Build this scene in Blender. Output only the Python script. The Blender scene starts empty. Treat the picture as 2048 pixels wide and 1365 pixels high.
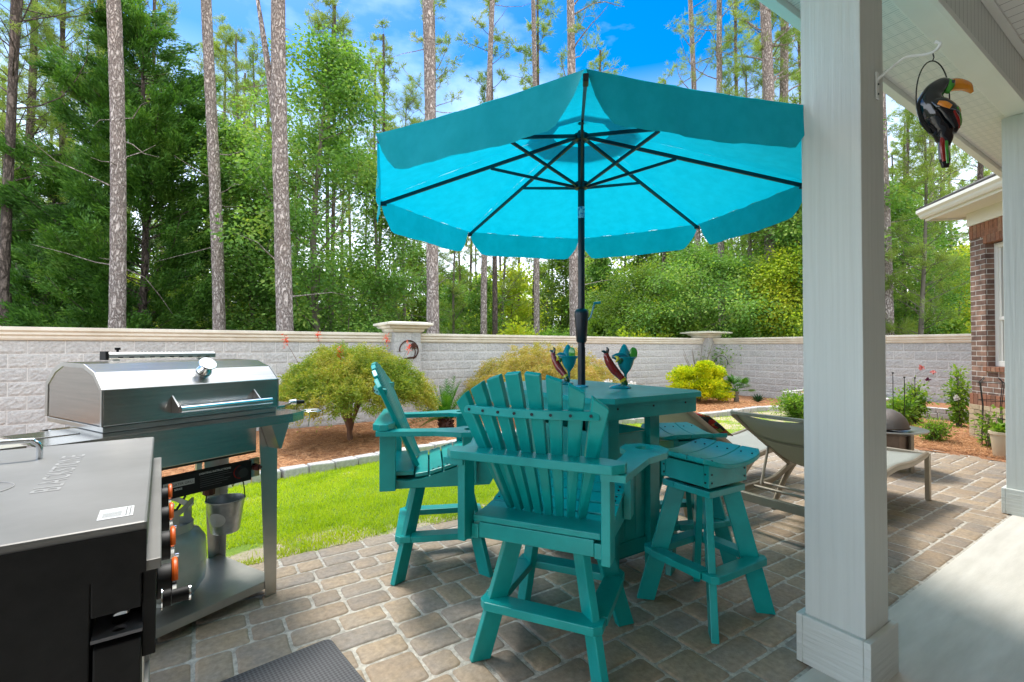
import bpy, math, random
import numpy as np
from mathutils import Vector, Matrix
from mathutils.geometry import tessellate_polygon
R = math.radians
sc = bpy.context.scene
col = sc.collection

# ------------------------------------------------------------------ camera
# World frame: X runs along the porch (to the right), Y away from the house. Metres.
cam = bpy.data.cameras.new("camera")
cam.lens = 36.0 * 950 / 2048
cam.sensor_width = 36.0
cam.clip_start = 0.02
cam.clip_end = 500
co = bpy.data.objects.new("camera", cam)
col.objects.link(co)
co.location = (0, 0, 1.33)
co.rotation_euler = (R(90) + math.atan(12.5 / 950), 0, R(-33.4))
sc.camera = co

# ------------------------------------------------------------------ sky and sun
SUN_EL, SUN_AZ = R(60), R(92)          # azimuth measured from +X towards +Y
w = bpy.data.worlds.new("World")
sc.world = w
w.use_nodes = True
nt = w.node_tree
N, L = nt.nodes, nt.links
bg = N["Background"]
sky = N.new("ShaderNodeTexSky")
sky.sky_type = 'NISHITA'
sky.sun_disc = False
sky.sun_elevation = SUN_EL
sky.sun_rotation = R(90) - SUN_AZ
sky.air_density = 1.0
sky.dust_density = 0.6
sky.ozone_density = 2.5
hs = N.new("ShaderNodeHueSaturation")
hs.inputs["Saturation"].default_value = 1.62
hs.inputs["Value"].default_value = 0.60
L.new(sky.outputs[0], hs.inputs["Color"])
tc = N.new("ShaderNodeTexCoord")
mp = N.new("ShaderNodeMapping")
mp.inputs["Scale"].default_value = (1, 1, 2.2)
L.new(tc.outputs["Generated"], mp.inputs[0])
ns = N.new("ShaderNodeTexNoise")
ns.inputs["Scale"].default_value = 3.2
ns.inputs["Detail"].default_value = 8
ns.inputs["Roughness"].default_value = 0.55
L.new(mp.outputs[0], ns.inputs["Vector"])
cr = N.new("ShaderNodeMapRange")
cr.inputs["From Min"].default_value = 0.48
cr.inputs["From Max"].default_value = 0.80
cr.inputs["To Max"].default_value = 0.38
L.new(ns.outputs[0], cr.inputs[0])
sx = N.new("ShaderNodeSeparateXYZ")
L.new(tc.outputs["Generated"], sx.inputs[0])
hz = N.new("ShaderNodeMapRange")
hz.inputs["From Min"].default_value = 0.10
hz.inputs["From Max"].default_value = 0.50
hz.inputs["To Min"].default_value = 0.95
hz.inputs["To Max"].default_value = 0.0
L.new(sx.outputs[2], hz.inputs[0])
mxm = N.new("ShaderNodeMath")
mxm.operation = 'MAXIMUM'
L.new(cr.outputs[0], mxm.inputs[0])
L.new(hz.outputs[0], mxm.inputs[1])
mx = N.new("ShaderNodeMixRGB")
mx.inputs[2].default_value = (7.2, 7.6, 8.2, 1)
# unseen white cloud added overhead and behind the house as fill light
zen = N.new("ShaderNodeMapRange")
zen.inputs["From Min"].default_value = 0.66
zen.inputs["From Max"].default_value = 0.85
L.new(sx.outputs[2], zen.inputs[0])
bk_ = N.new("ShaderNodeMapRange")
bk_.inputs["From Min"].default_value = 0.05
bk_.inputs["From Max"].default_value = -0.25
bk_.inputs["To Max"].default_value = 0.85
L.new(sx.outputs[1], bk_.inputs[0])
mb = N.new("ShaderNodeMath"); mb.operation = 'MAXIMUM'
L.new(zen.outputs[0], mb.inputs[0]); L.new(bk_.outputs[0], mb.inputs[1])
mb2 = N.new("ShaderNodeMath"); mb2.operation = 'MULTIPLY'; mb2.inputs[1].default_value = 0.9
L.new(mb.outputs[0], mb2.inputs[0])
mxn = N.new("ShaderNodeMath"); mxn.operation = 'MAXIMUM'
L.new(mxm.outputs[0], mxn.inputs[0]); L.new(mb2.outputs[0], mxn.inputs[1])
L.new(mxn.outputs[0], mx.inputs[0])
L.new(hs.outputs[0], mx.inputs[1])
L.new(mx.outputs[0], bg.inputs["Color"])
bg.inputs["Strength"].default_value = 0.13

sd = bpy.data.lights.new("sun", 'SUN')
sd.energy = 1.5
sd.angle = R(13)
sd.color = (1.0, 0.95, 0.87)
so = bpy.data.objects.new("sun", sd)
col.objects.link(so)
sv = Vector((math.cos(SUN_EL) * math.cos(SUN_AZ), math.cos(SUN_EL) * math.sin(SUN_AZ), math.sin(SUN_EL)))
so.rotation_euler = sv.to_track_quat('Z', 'Y').to_euler()

sc.view_settings.view_transform = 'Standard'
sc.view_settings.look = 'None'
sc.view_settings.exposure = 1.62
sc.view_settings.gamma = 1
sc.render.engine = 'CYCLES'
sc.cycles.max_bounces = 8
sc.cycles.diffuse_bounces = 4
sc.cycles.transparent_max_bounces = 8
sc.cycles.use_denoising = True
sc.cycles.caustics_reflective = False
sc.cycles.caustics_refractive = False
sc.cycles.sample_clamp_indirect = 6

CF, SF = math.cos(R(33.4)), math.sin(R(33.4))


def at(u, Y):
    """ground place that lies Y metres ahead of the viewpoint on the bearing u (u in 2048ths of the field)"""
    X = (u - 1024) / 950 * Y
    return (X * CF + Y * SF, -X * SF + Y * CF)


# ------------------------------------------------------------------ materials
def mat(name, c, rough=0.6, metal=0.0, c2=None, scale=8.0, bump=0.0, bscale=None, island=0.0,
        stretch=(1, 1, 1), trans=0.0, spec=0.5, detail=4, coat=0.0, contrast=(0.35, 0.65), bdist=0.01, tcol=None):
    m = bpy.data.materials.new(name)
    m.use_nodes = True
    n, l = m.node_tree.nodes, m.node_tree.links
    b = n["Principled BSDF"]
    b.inputs["Roughness"].default_value = rough
    b.inputs["Metallic"].default_value = metal
    b.inputs["Specular IOR Level"].default_value = spec
    b.inputs["Coat Weight"].default_value = coat
    src = None
    t = n.new("ShaderNodeTexCoord")
    mpg = n.new("ShaderNodeMapping")
    mpg.inputs["Scale"].default_value = stretch
    l.new(t.outputs["Object"], mpg.inputs[0])
    if c2 is not None:
        no = n.new("ShaderNodeTexNoise")
        no.inputs["Scale"].default_value = scale
        no.inputs["Detail"].default_value = detail
        no.inputs["Roughness"].default_value = 0.6
        l.new(mpg.outputs[0], no.inputs["Vector"])
        mr = n.new("ShaderNodeMapRange")
        mr.inputs["From Min"].default_value = contrast[0]
        mr.inputs["From Max"].default_value = contrast[1]
        l.new(no.outputs[0], mr.inputs[0])
        mi = n.new("ShaderNodeMixRGB")
        mi.inputs[1].default_value = (*c, 1)
        mi.inputs[2].default_value = (*c2, 1)
        l.new(mr.outputs[0], mi.inputs[0])
        src = mi.outputs[0]
    if island:
        g = n.new("ShaderNodeNewGeometry")
        mr2 = n.new("ShaderNodeMapRange")
        mr2.inputs["To Min"].default_value = 1 - island
        mr2.inputs["To Max"].default_value = 1 + island
        l.new(g.outputs["Random Per Island"], mr2.inputs[0])
        hsv = n.new("ShaderNodeHueSaturation")
        l.new(mr2.outputs[0], hsv.inputs["Value"])
        if src:
            l.new(src, hsv.inputs["Color"])
        else:
            hsv.inputs["Color"].default_value = (*c, 1)
        src = hsv.outputs[0]
    if src:
        l.new(src, b.inputs["Base Color"])
    else:
        b.inputs["Base Color"].default_value = (*c, 1)
    if bump:
        nb = n.new("ShaderNodeTexNoise")
        nb.inputs["Scale"].default_value = bscale or scale
        nb.inputs["Detail"].default_value = 6
        l.new(mpg.outputs[0], nb.inputs["Vector"])
        bp = n.new("ShaderNodeBump")
        bp.inputs["Strength"].default_value = bump
        bp.inputs["Distance"].default_value = bdist
        l.new(nb.outputs[0], bp.inputs["Height"])
        l.new(bp.outputs[0], b.inputs["Normal"])
    if trans:
        tr = n.new("ShaderNodeBsdfTranslucent")
        if tcol and c2 is not None:
            mt = n.new("ShaderNodeMixRGB")
            mt.inputs[1].default_value = (*[q * .93 for q in tcol], 1)
            mt.inputs[2].default_value = (*[q * 1.05 for q in tcol], 1)
            l.new(mr.outputs[0], mt.inputs[0])
            l.new(mt.outputs[0], tr.inputs["Color"])
        elif tcol:
            tr.inputs["Color"].default_value = (*tcol, 1)
        elif src:
            l.new(src, tr.inputs["Color"])
        else:
            tr.inputs["Color"].default_value = (*c, 1)
        ms = n.new("ShaderNodeMixShader")
        ms.inputs[0].default_value = trans
        l.new(b.outputs[0], ms.inputs[1])
        l.new(tr.outputs[0], ms.inputs[2])
        l.new(ms.outputs[0], n["Material Output"].inputs[0])
    return m


def leafmat(name, cols, rough=0.62, trans=0.35, nscale=1.2):
    """leaf colour varies from leaf to leaf and in loose patches"""
    m = bpy.data.materials.new(name)
    m.use_nodes = True
    n, l = m.node_tree.nodes, m.node_tree.links
    b = n["Principled BSDF"]
    b.inputs["Roughness"].default_value = rough
    b.inputs["Specular IOR Level"].default_value = 0.3
    g = n.new("ShaderNodeNewGeometry")
    t = n.new("ShaderNodeTexCoord")
    no = n.new("ShaderNodeTexNoise")
    no.inputs["Scale"].default_value = nscale
    no.inputs["Detail"].default_value = 2
    l.new(t.outputs["Object"], no.inputs["Vector"])
    ad = n.new("ShaderNodeMath")
    ad.operation = 'MULTIPLY_ADD'
    ad.inputs[1].default_value = 0.55
    l.new(g.outputs["Random Per Island"], ad.inputs[0])
    s2 = n.new("ShaderNodeMath")
    s2.operation = 'MULTIPLY_ADD'
    s2.inputs[1].default_value = 1.6
    s2.inputs[2].default_value = -0.55
    l.new(no.outputs[0], s2.inputs[0])
    l.new(s2.outputs[0], ad.inputs[2])
    r = n.new("ShaderNodeValToRGB")
    l.new(ad.outputs[0], r.inputs[0])
    e = r.color_ramp.elements
    while len(e) < len(cols):
        e.new(0.5)
    for i, c in enumerate(cols):
        e[i].position = i / (len(cols) - 1)
        e[i].color = (*c, 1)
    l.new(r.outputs[0], b.inputs["Base Color"])
    tr = n.new("ShaderNodeBsdfTranslucent")
    gm = n.new("ShaderNodeMixRGB")
    gm.blend_type = 'MULTIPLY'
    gm.inputs[0].default_value = 1
    gm.inputs[2].default_value = (1.5, 1.5, 0.7, 1)
    l.new(r.outputs[0], gm.inputs[1])
    l.new(gm.outputs[0], tr.inputs["Color"])
    ms = n.new("ShaderNodeMixShader")
    ms.inputs[0].default_value = trans
    l.new(b.outputs[0], ms.inputs[1])
    l.new(tr.outputs[0], ms.inputs[2])
    l.new(ms.outputs[0], n["Material Output"].inputs[0])
    return m


def ramp_mat(name, cols, rough=0.8, nscale=20, bump=0.3, mixn=0.35, spec=0.3, bdist=0.004, stretch=(1, 1, 1)):
    """one colour per island from a ramp, plus fine noise"""
    m = bpy.data.materials.new(name)
    m.use_nodes = True
    n, l = m.node_tree.nodes, m.node_tree.links
    b = n["Principled BSDF"]
    b.inputs["Roughness"].default_value = rough
    b.inputs["Specular IOR Level"].default_value = spec
    g = n.new("ShaderNodeNewGeometry")
    t = n.new("ShaderNodeTexCoord")
    mpg = n.new("ShaderNodeMapping")
    mpg.inputs["Scale"].default_value = stretch
    l.new(t.outputs["Object"], mpg.inputs[0])
    no = n.new("ShaderNodeTexNoise")
    no.inputs["Scale"].default_value = nscale
    no.inputs["Detail"].default_value = 7
    no.inputs["Roughness"].default_value = 0.65
    l.new(mpg.outputs[0], no.inputs["Vector"])
    no2 = n.new("ShaderNodeTexNoise")
    no2.inputs["Scale"].default_value = nscale * 0.18
    no2.inputs["Detail"].default_value = 3
    l.new(mpg.outputs[0], no2.inputs["Vector"])
    a1 = n.new("ShaderNodeMath")
    a1.operation = 'MULTIPLY_ADD'
    a1.inputs[1].default_value = 0.5
    l.new(no2.outputs[0], a1.inputs[0])
    a2 = n.new("ShaderNodeMath")
    a2.operation = 'MULTIPLY_ADD'
    a2.inputs[1].default_value = 0.8
    a2.inputs[2].default_value = -0.15
    l.new(g.outputs["Random Per Island"], a2.inputs[0])
    l.new(a2.outputs[0], a1.inputs[2])
    r = n.new("ShaderNodeValToRGB")
    l.new(a1.outputs[0], r.inputs[0])
    e = r.color_ramp.elements
    while len(e) < len(cols):
        e.new(0.5)
    for i, c in enumerate(cols):
        e[i].position = i / (len(cols) - 1)
        e[i].color = (*c, 1)
    hv = n.new("ShaderNodeMapRange")
    hv.inputs["From Min"].default_value = 0.3
    hv.inputs["From Max"].default_value = 0.7
    hv.inputs["To Min"].default_value = 1 - mixn
    hv.inputs["To Max"].default_value = 1 + mixn
    l.new(no.outputs[0], hv.inputs[0])
    hsv = n.new("ShaderNodeHueSaturation")
    l.new(hv.outputs[0], hsv.inputs["Value"])
    l.new(r.outputs[0], hsv.inputs["Color"])
    l.new(hsv.outputs[0], b.inputs["Base Color"])
    bp = n.new("ShaderNodeBump")
    bp.inputs["Strength"].default_value = bump
    bp.inputs["Distance"].default_value = bdist
    l.new(no.outputs[0], bp.inputs["Height"])
    l.new(bp.outputs[0], b.inputs["Normal"])
    return m


M = {}
M['teal'] = mat('teal_lumber', (0.0, 0.315, 0.295), 0.33, c2=(0.004, 0.395, 0.372), scale=7, bump=0.25, bscale=60, stretch=(1, 1, 1), bdist=0.002, island=0.06)
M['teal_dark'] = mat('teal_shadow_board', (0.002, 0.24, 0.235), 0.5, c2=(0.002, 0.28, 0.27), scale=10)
M['black'] = mat('black_metal', (0.006, 0.006, 0.006), 0.6, c2=(0.010, 0.010, 0.010), scale=30, spec=0.25)
M['pole'] = mat('umbrella_pole_paint', (0.006, 0.014, 0.022), 0.35)
M['screw'] = mat('screw_head', (0.02, 0.03, 0.035), 0.4, metal=0.6)
M['steel'] = mat('brushed_steel', (0.50, 0.485, 0.45), 0.2, metal=1.0, c2=(0.42, 0.41, 0.385), scale=3, bump=0.12, bscale=40, stretch=(1, 1, 30), bdist=0.002)
M['steel2'] = mat('dull_steel', (0.42, 0.42, 0.40), 0.36, metal=1.0, c2=(0.50, 0.49, 0.465), scale=6, bump=0.1, bscale=90, bdist=0.002)
M['chrome'] = mat('chrome', (0.8, 0.82, 0.84), 0.12, metal=1.0)
M['lid'] = mat('griddle_lid_coating', (0.17, 0.166, 0.155), 0.5, metal=0.3, c2=(0.215, 0.21, 0.20), scale=4, bump=0.08, bscale=60, bdist=0.002)
M['lidtext'] = mat('embossed_lid_coating', (0.33, 0.32, 0.31), 0.45, metal=0.35)
M['orange'] = mat('orange_knob_band', (0.95, 0.15, 0.012), 0.35)
M['white'] = mat('white_label', (0.75, 0.76, 0.74), 0.5)
M['tank'] = mat('tank_paint', (0.50, 0.53, 0.47), 0.3, c2=(0.42, 0.45, 0.40), scale=7, coat=0.3)
M['galv'] = mat('galvanised', (0.48, 0.49, 0.48), 0.38, metal=0.9, c2=(0.36, 0.37, 0.37), scale=25)
M['red'] = mat('red_glaze', (0.28, 0.012, 0.008), 0.15, coat=0.6)
M['bluegl'] = mat('blue_glaze', (0.004, 0.06, 0.12), 0.15, coat=0.6, c2=(0.003, 0.14, 0.16), scale=10)
M['tealgl'] = mat('teal_glaze', (0.01, 0.22, 0.25), 0.15, coat=0.6)
M['greengl'] = mat('green_glaze', (0.05, 0.32, 0.03), 0.15, coat=0.6)
M['dgreengl'] = mat('dark_green_glaze', (0.01, 0.08, 0.012), 0.15, coat=0.6)
M['yellowgl'] = mat('yellow_glaze', (0.72, 0.52, 0.01), 0.2, coat=0.6)
M['orangegl'] = mat('orange_glaze', (0.75, 0.23, 0.012), 0.15, coat=0.7, c2=(0.8, 0.33, 0.02), scale=8)
M['blackgl'] = mat('black_glaze', (0.004, 0.006, 0.009), 0.1, coat=0.8)
M['col'] = mat('painted_fiber_cement', (0.62, 0.64, 0.585), 0.6, c2=(0.66, 0.68, 0.625), scale=45, bump=0.8, bscale=45, stretch=(1, 1, 0.03), bdist=0.005)
M['colh'] = mat('painted_fiber_cement_base', (0.62, 0.64, 0.585), 0.6, c2=(0.66, 0.68, 0.625), scale=45, bump=0.9, bscale=45, stretch=(0.05, 0.05, 1), bdist=0.012)
M['trim'] = mat('white_trim', (0.84, 0.86, 0.83), 0.5, c2=(0.80, 0.82, 0.79), scale=2)
M['concrete'] = mat('broom_concrete', (0.54, 0.515, 0.45), 0.85, c2=(0.72, 0.69, 0.62), scale=1.6, bump=0.35, bscale=30, stretch=(1, 6, 1), contrast=(0.3, 0.75), bdist=0.004)
M['grout'] = mat('joint_sand', (0.64, 0.60, 0.52), 0.95, c2=(0.36, 0.33, 0.28), scale=40, bump=0.8, bscale=150, bdist=0.006)
M['paver'] = ramp_mat('paver_stone', [(0.24, 0.21, 0.18), (0.35, 0.26, 0.175), (0.28, 0.24, 0.20), (0.40, 0.30, 0.20), (0.33, 0.28, 0.225)], 0.6, 38, 0.8, 0.26, 0.4, 0.004)
M['block'] = ramp_mat('split_face_block', [(0.42, 0.42, 0.405), (0.52, 0.515, 0.49), (0.46, 0.46, 0.445), (0.55, 0.54, 0.51)], 0.9, 30, 0.8, 0.22, 0.2, 0.012)
M['mortar'] = mat('pale_mortar', (0.72, 0.71, 0.67), 0.9, c2=(0.64, 0.63, 0.60), scale=20)
M['cap'] = mat('cast_stone_cap', (0.68, 0.62, 0.50), 0.75, c2=(0.80, 0.75, 0.63), scale=3, bump=0.2, bscale=60, bdist=0.003)
M['edging'] = ramp_mat('edging_stone', [(0.42, 0.40, 0.37), (0.52, 0.50, 0.47), (0.46, 0.45, 0.43)], 0.9, 45, 0.7, 0.2, 0.2, 0.006)
M['mulch'] = mat('pine_straw_ground', (0.42, 0.20, 0.09), 0.95, c2=(0.26, 0.11, 0.045), scale=18, bump=1.0, bscale=45, bdist=0.03, detail=8)
M['straw'] = ramp_mat('pine_straw', [(0.34, 0.14, 0.05), (0.54, 0.26, 0.11), (0.64, 0.37, 0.19), (0.42, 0.18, 0.07)], 0.8, 30, 0.1, 0.15, 0.2, 0.002)
M['forestfloor'] = mat('forest_floor_litter', (0.07, 0.055, 0.03), 0.95, c2=(0.05, 0.08, 0.02), scale=2.5, bump=1, bscale=15, bdist=0.1)
M['grassbase'] = mat('turf', (0.16, 0.27, 0.02), 0.95, c2=(0.22, 0.32, 0.03), scale=6, bump=0.8, bscale=80, bdist=0.03)
M['grass'] = leafmat('grass_blades', [(0.24, 0.34, 0.010), (0.40, 0.53, 0.016), (0.54, 0.64, 0.03), (0.50, 0.55, 0.05)], 0.5, 0.35, 2.5)
M['frame'] = mat('champagne_frame', (0.36, 0.30, 0.225), 0.4, metal=0.25, c2=(0.40, 0.34, 0.26), scale=5)
M['sling'] = mat('sling_fabric', (0.44, 0.45, 0.40), 0.75, c2=(0.38, 0.39, 0.34), scale=160, bump=0.4, bscale=300, trans=0.28, tcol=(0.34, 0.37, 0.24), bdist=0.002)
M['canopy'] = mat('canopy_cloth', (0.0, 0.56, 0.64), 0.8, c2=(0.01, 0.62, 0.70), scale=14, bump=0.3, bscale=240, trans=0.54, tcol=(0.0, 0.37, 0.52), bdist=0.002)
M['vent'] = mat('canopy_vent_cloth', (0.0, 0.42, 0.50), 0.8, trans=0.5, tcol=(0.0, 0.36, 0.48))
M['copper'] = mat('fire_pit_bronze', (0.10, 0.07, 0.055), 0.35, metal=0.8, c2=(0.16, 0.12, 0.10), scale=6)
M['mesh'] = mat('fire_pit_dome_mesh', (0.22, 0.19, 0.17), 0.5, metal=0.6, bump=0.6, bscale=200, bdist=0.004)
M['rust'] = mat('rusted_metal', (0.07, 0.025, 0.015), 0.6, metal=0.4)
M['wire'] = mat('dark_wire', (0.02, 0.022, 0.02), 0.5, metal=0.4)
M['shingle'] = mat('roof_shingles', (0.06, 0.055, 0.05), 0.9, c2=(0.11, 0.1, 0.09), scale=12, bump=0.6, bscale=25)
M['gutter'] = mat('gutter_white', (0.78, 0.76, 0.69), 0.4)
M['glass'] = mat('window_glass', (0.10, 0.13, 0.12), 0.05, metal=0.0, coat=1.0)
M['pot'] = mat('tan_pot', (0.55, 0.45, 0.30), 0.7)
M['mat'] = mat('rubber_mat', (0.035, 0.035, 0.04), 0.6)
M['wood'] = mat('cutting_board', (0.36, 0.34, 0.27), 0.6, c2=(0.28, 0.27, 0.22), scale=6, stretch=(1, 12, 1))
M['rubber'] = mat('black_rubber', (0.008, 0.008, 0.008), 0.6)


def turf():
    m = M['grassbase']
    n, l = m.node_tree.nodes, m.node_tree.links
    p = n["Principled BSDF"]
    src = p.inputs["Base Color"].links[0].from_socket
    t = n.new("ShaderNodeTexCoord")
    sp = n.new("ShaderNodeSeparateXYZ")
    l.new(t.outputs["Object"], sp.inputs[0])
    no = n.new("ShaderNodeTexNoise")
    no.inputs["Scale"].default_value = 2.4
    no.inputs["Detail"].default_value = 6
    l.new(t.outputs["Object"], no.inputs["Vector"])
    a = n.new("ShaderNodeMapRange")
    a.inputs["From Min"].default_value = 3.75; a.inputs["From Max"].default_value = 3.30
    a.inputs["To Max"].default_value = 0.30
    l.new(sp.outputs[1], a.inputs[0])
    b_ = n.new("ShaderNodeMapRange")
    b_.inputs["From Min"].default_value = 5.5; b_.inputs["From Max"].default_value = 8.5
    b_.inputs["To Max"].default_value = 0.22
    l.new(sp.outputs[0], b_.inputs[0])
    s1 = n.new("ShaderNodeMath"); l.new(a.outputs[0], s1.inputs[0]); l.new(b_.outputs[0], s1.inputs[1])
    s2 = n.new("ShaderNodeMath"); l.new(s1.outputs[0], s2.inputs[0]); l.new(no.outputs[0], s2.inputs[1])
    mr = n.new("ShaderNodeMapRange")
    mr.inputs["From Min"].default_value = 0.60; mr.inputs["From Max"].default_value = 0.70
    l.new(s2.outputs[0], mr.inputs[0])
    mi = n.new("ShaderNodeMixRGB")
    l.new(mr.outputs[0], mi.inputs[0]); l.new(src, mi.inputs[1])
    mi.inputs[2].default_value = (0.50, 0.42, 0.28, 1)
    l.new(mi.outputs[0], p.inputs["Base Color"])


turf()


def nodes_of(m):
    return m.node_tree.nodes, m.node_tree.links, m.node_tree.nodes["Principled BSDF"]


# bark: plates of grey over brown furrows
def barkmat(name, light, dark, vs=9.0, zs=0.35, b=0.9, dist=0.22):
    m = bpy.data.materials.new(name)
    m.use_nodes = True
    n, l, p = nodes_of(m)
    p.inputs["Roughness"].default_value = 0.9
    t = n.new("ShaderNodeTexCoord")
    mpg = n.new("ShaderNodeMapping")
    mpg.inputs["Scale"].default_value = (1, 1, zs)
    l.new(t.outputs["Object"], mpg.inputs[0])
    nz = n.new("ShaderNodeTexNoise")
    nz.inputs["Scale"].default_value = 7
    nz.inputs["Detail"].default_value = 5
    l.new(mpg.outputs[0], nz.inputs["Vector"])
    mm = n.new("ShaderNodeMixRGB")
    mm.inputs[0].default_value = dist
    l.new(mpg.outputs[0], mm.inputs[1])
    l.new(nz.outputs["Color"], mm.inputs[2])
    vo = n.new("ShaderNodeTexVoronoi")
    vo.feature = 'DISTANCE_TO_EDGE'
    vo.inputs["Scale"].default_value = vs
    l.new(mm.outputs[0], vo.inputs["Vector"])
    mr = n.new("ShaderNodeMapRange")
    mr.inputs["From Min"].default_value = 0.0
    mr.inputs["From Max"].default_value = 0.30
    l.new(vo.outputs["Distance"], mr.inputs[0])
    mi = n.new("ShaderNodeMixRGB")
    mi.inputs[1].default_value = (*dark, 1)
    mi.inputs[2].default_value = (*light, 1)
    l.new(mr.outputs[0], mi.inputs[0])
    n3 = n.new("ShaderNodeTexNoise")
    n3.inputs["Scale"].default_value = 22
    n3.inputs["Detail"].default_value = 6
    l.new(t.outputs["Object"], n3.inputs["Vector"])
    hv = n.new("ShaderNodeMapRange")
    hv.inputs["From Min"].default_value = 0.3
    hv.inputs["From Max"].default_value = 0.7
    hv.inputs["To Min"].default_value = 0.65
    hv.inputs["To Max"].default_value = 1.3
    l.new(n3.outputs[0], hv.inputs[0])
    hsv = n.new("ShaderNodeHueSaturation")
    l.new(hv.outputs[0], hsv.inputs["Value"])
    l.new(mi.outputs[0], hsv.inputs["Color"])
    sz_ = n.new("ShaderNodeSeparateXYZ")
    l.new(t.outputs["Object"], sz_.inputs[0])
    nl = n.new("ShaderNodeTexNoise"); nl.inputs["Scale"].default_value = 0.9; nl.inputs["Detail"].default_value = 3
    l.new(t.outputs["Object"], nl.inputs["Vector"])
    zr_ = n.new("ShaderNodeMath"); zr_.operation = 'MULTIPLY_ADD'; zr_.inputs[1].default_value = 0.07
    l.new(sz_.outputs[2], zr_.inputs[0]); l.new(nl.outputs[0], zr_.inputs[2])
    zm = n.new("ShaderNodeMapRange"); zm.inputs["From Min"].default_value = 0.35; zm.inputs["From Max"].default_value = 1.3
    l.new(zr_.outputs[0], zm.inputs[0])
    mw = n.new("ShaderNodeMixRGB"); mw.blend_type = 'MULTIPLY'; mw.inputs[2].default_value = (1.0, 0.88, 0.80, 1)
    l.new(zm.outputs[0], mw.inputs[0]); l.new(hsv.outputs[0], mw.inputs[1])
    l.new(mw.outputs[0], p.inputs["Base Color"])
    bp = n.new("ShaderNodeBump")
    bp.inputs["Strength"].default_value = b
    bp.inputs["Distance"].default_value = 0.03
    l.new(mr.outputs[0], bp.inputs["Height"])
    l.new(bp.outputs[0], p.inputs["Normal"])
    return m


M['pinebark'] = barkmat('pine_bark', (0.60, 0.54, 0.50), (0.20, 0.16, 0.14), 19, 0.36)
M['darkbark'] = barkmat('dark_bark', (0.20, 0.16, 0.135), (0.06, 0.045, 0.035), 12, 0.3)
M['smoothbark'] = mat('smooth_bark', (0.19, 0.165, 0.12), 0.85, c2=(0.12, 0.10, 0.075), scale=6, stretch=(1, 1, .4), bump=0.5, bscale=20)
M['redbark'] = mat('maple_bark', (0.20, 0.10, 0.055), 0.8, c2=(0.13, 0.07, 0.045), scale=10)

M['cedar'] = leafmat('cedar_foliage', [(0.028, 0.08, 0.014), (0.055, 0.15, 0.022), (0.10, 0.23, 0.03), (0.17, 0.30, 0.05)], 0.6, 0.25, 0.9)
M['needle'] = leafmat('pine_needles', [(0.10, 0.18, 0.025), (0.18, 0.28, 0.045), (0.28, 0.37, 0.07), (0.38, 0.41, 0.10)], 0.5, 0.35, 0.5)
M['broad'] = leafmat('broad_leaves', [(0.06, 0.15, 0.03), (0.12, 0.26, 0.05), (0.21, 0.37, 0.08), (0.36, 0.46, 0.10)], 0.62, 0.4, 0.8)
M['yellowgreen'] = leafmat('yellow_green_leaves', [(0.20, 0.33, 0.03), (0.32, 0.45, 0.04), (0.46, 0.52, 0.05), (0.52, 0.46, 0.05)], 0.5, 0.45, 0.6)  # leaf colour of the yellow green trees, shrubs and distant woods
M['deep'] = leafmat('deep_green_leaves', [(0.06, 0.12, 0.016), (0.10, 0.20, 0.03), (0.18, 0.29, 0.04), (0.30, 0.36, 0.05)], 0.55, 0.4, 0.7)  # leaf colour of the deeper green trees and undergrowth
M['maple'] = leafmat('laceleaf_green_gold', [(0.09, 0.18, 0.02), (0.18, 0.28, 0.03), (0.34, 0.36, 0.05), (0.48, 0.38, 0.08)], 0.55, 0.35, 1.6)
M['maple2'] = leafmat('laceleaf_tan_gold', [(0.18, 0.22, 0.03), (0.32, 0.31, 0.06), (0.46, 0.37, 0.11), (0.54, 0.33, 0.13)], 0.55, 0.35, 1.6)
M['redleaf'] = leafmat('red_leaf_tips', [(0.55, 0.03, 0.015), (0.75, 0.08, 0.04), (0.8, 0.16, 0.06)], 0.5, 0.4, 3)
M['goldshrub'] = leafmat('golden_leaves', [(0.16, 0.30, 0.015), (0.38, 0.50, 0.02), (0.66, 0.66, 0.02), (0.80, 0.72, 0.03)], 0.5, 0.35, 2.5)
M['palm'] = leafmat('palm_fronds', [(0.03, 0.12, 0.015), (0.06, 0.20, 0.02), (0.12, 0.28, 0.03)], 0.35, 0.25, 3)
M['agave'] = leafmat('agave_leaves', [(0.02, 0.08, 0.04), (0.03, 0.12, 0.055), (0.06, 0.16, 0.07)], 0.4, 0.1, 3)
M['rose'] = leafmat('rose_leaves', [(0.08, 0.19, 0.02), (0.15, 0.30, 0.03), (0.26, 0.40, 0.05), (0.36, 0.46, 0.06)], 0.45, 0.4, 3)
M['whiteflower'] = mat('white_petals', (0.8, 0.76, 0.72), 0.7, trans=0.2, island=0.1)
M['purpleflower'] = mat('purple_petals', (0.16, 0.01, 0.06), 0.6, trans=0.2)
M['pinkflower'] = mat('pink_petals', (0.75, 0.25, 0.22), 0.6, trans=0.2)


# ------------------------------------------------------------------ object helpers
def tag(o, label=None, cat=None, group=None, kind=None):
    if label: o['label'] = label
    if cat: o['category'] = cat
    if group: o['group'] = group
    if kind: o['kind'] = kind
    return o


def empty(name, loc=(0, 0, 0), rz=0.0, label=None, cat=None, group=None):
    o = bpy.data.objects.new(name, None)
    col.objects.link(o)
    o.location = loc
    o.rotation_euler = (0, 0, rz)
    o.empty_display_size = 0.1
    return tag(o, label, cat, group)


def copy_tree(o, parent=None):
    c = o.copy()
    col.objects.link(c)
    c.parent = parent
    for ch in o.children:
        copy_tree(ch, c)
    return c


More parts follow.
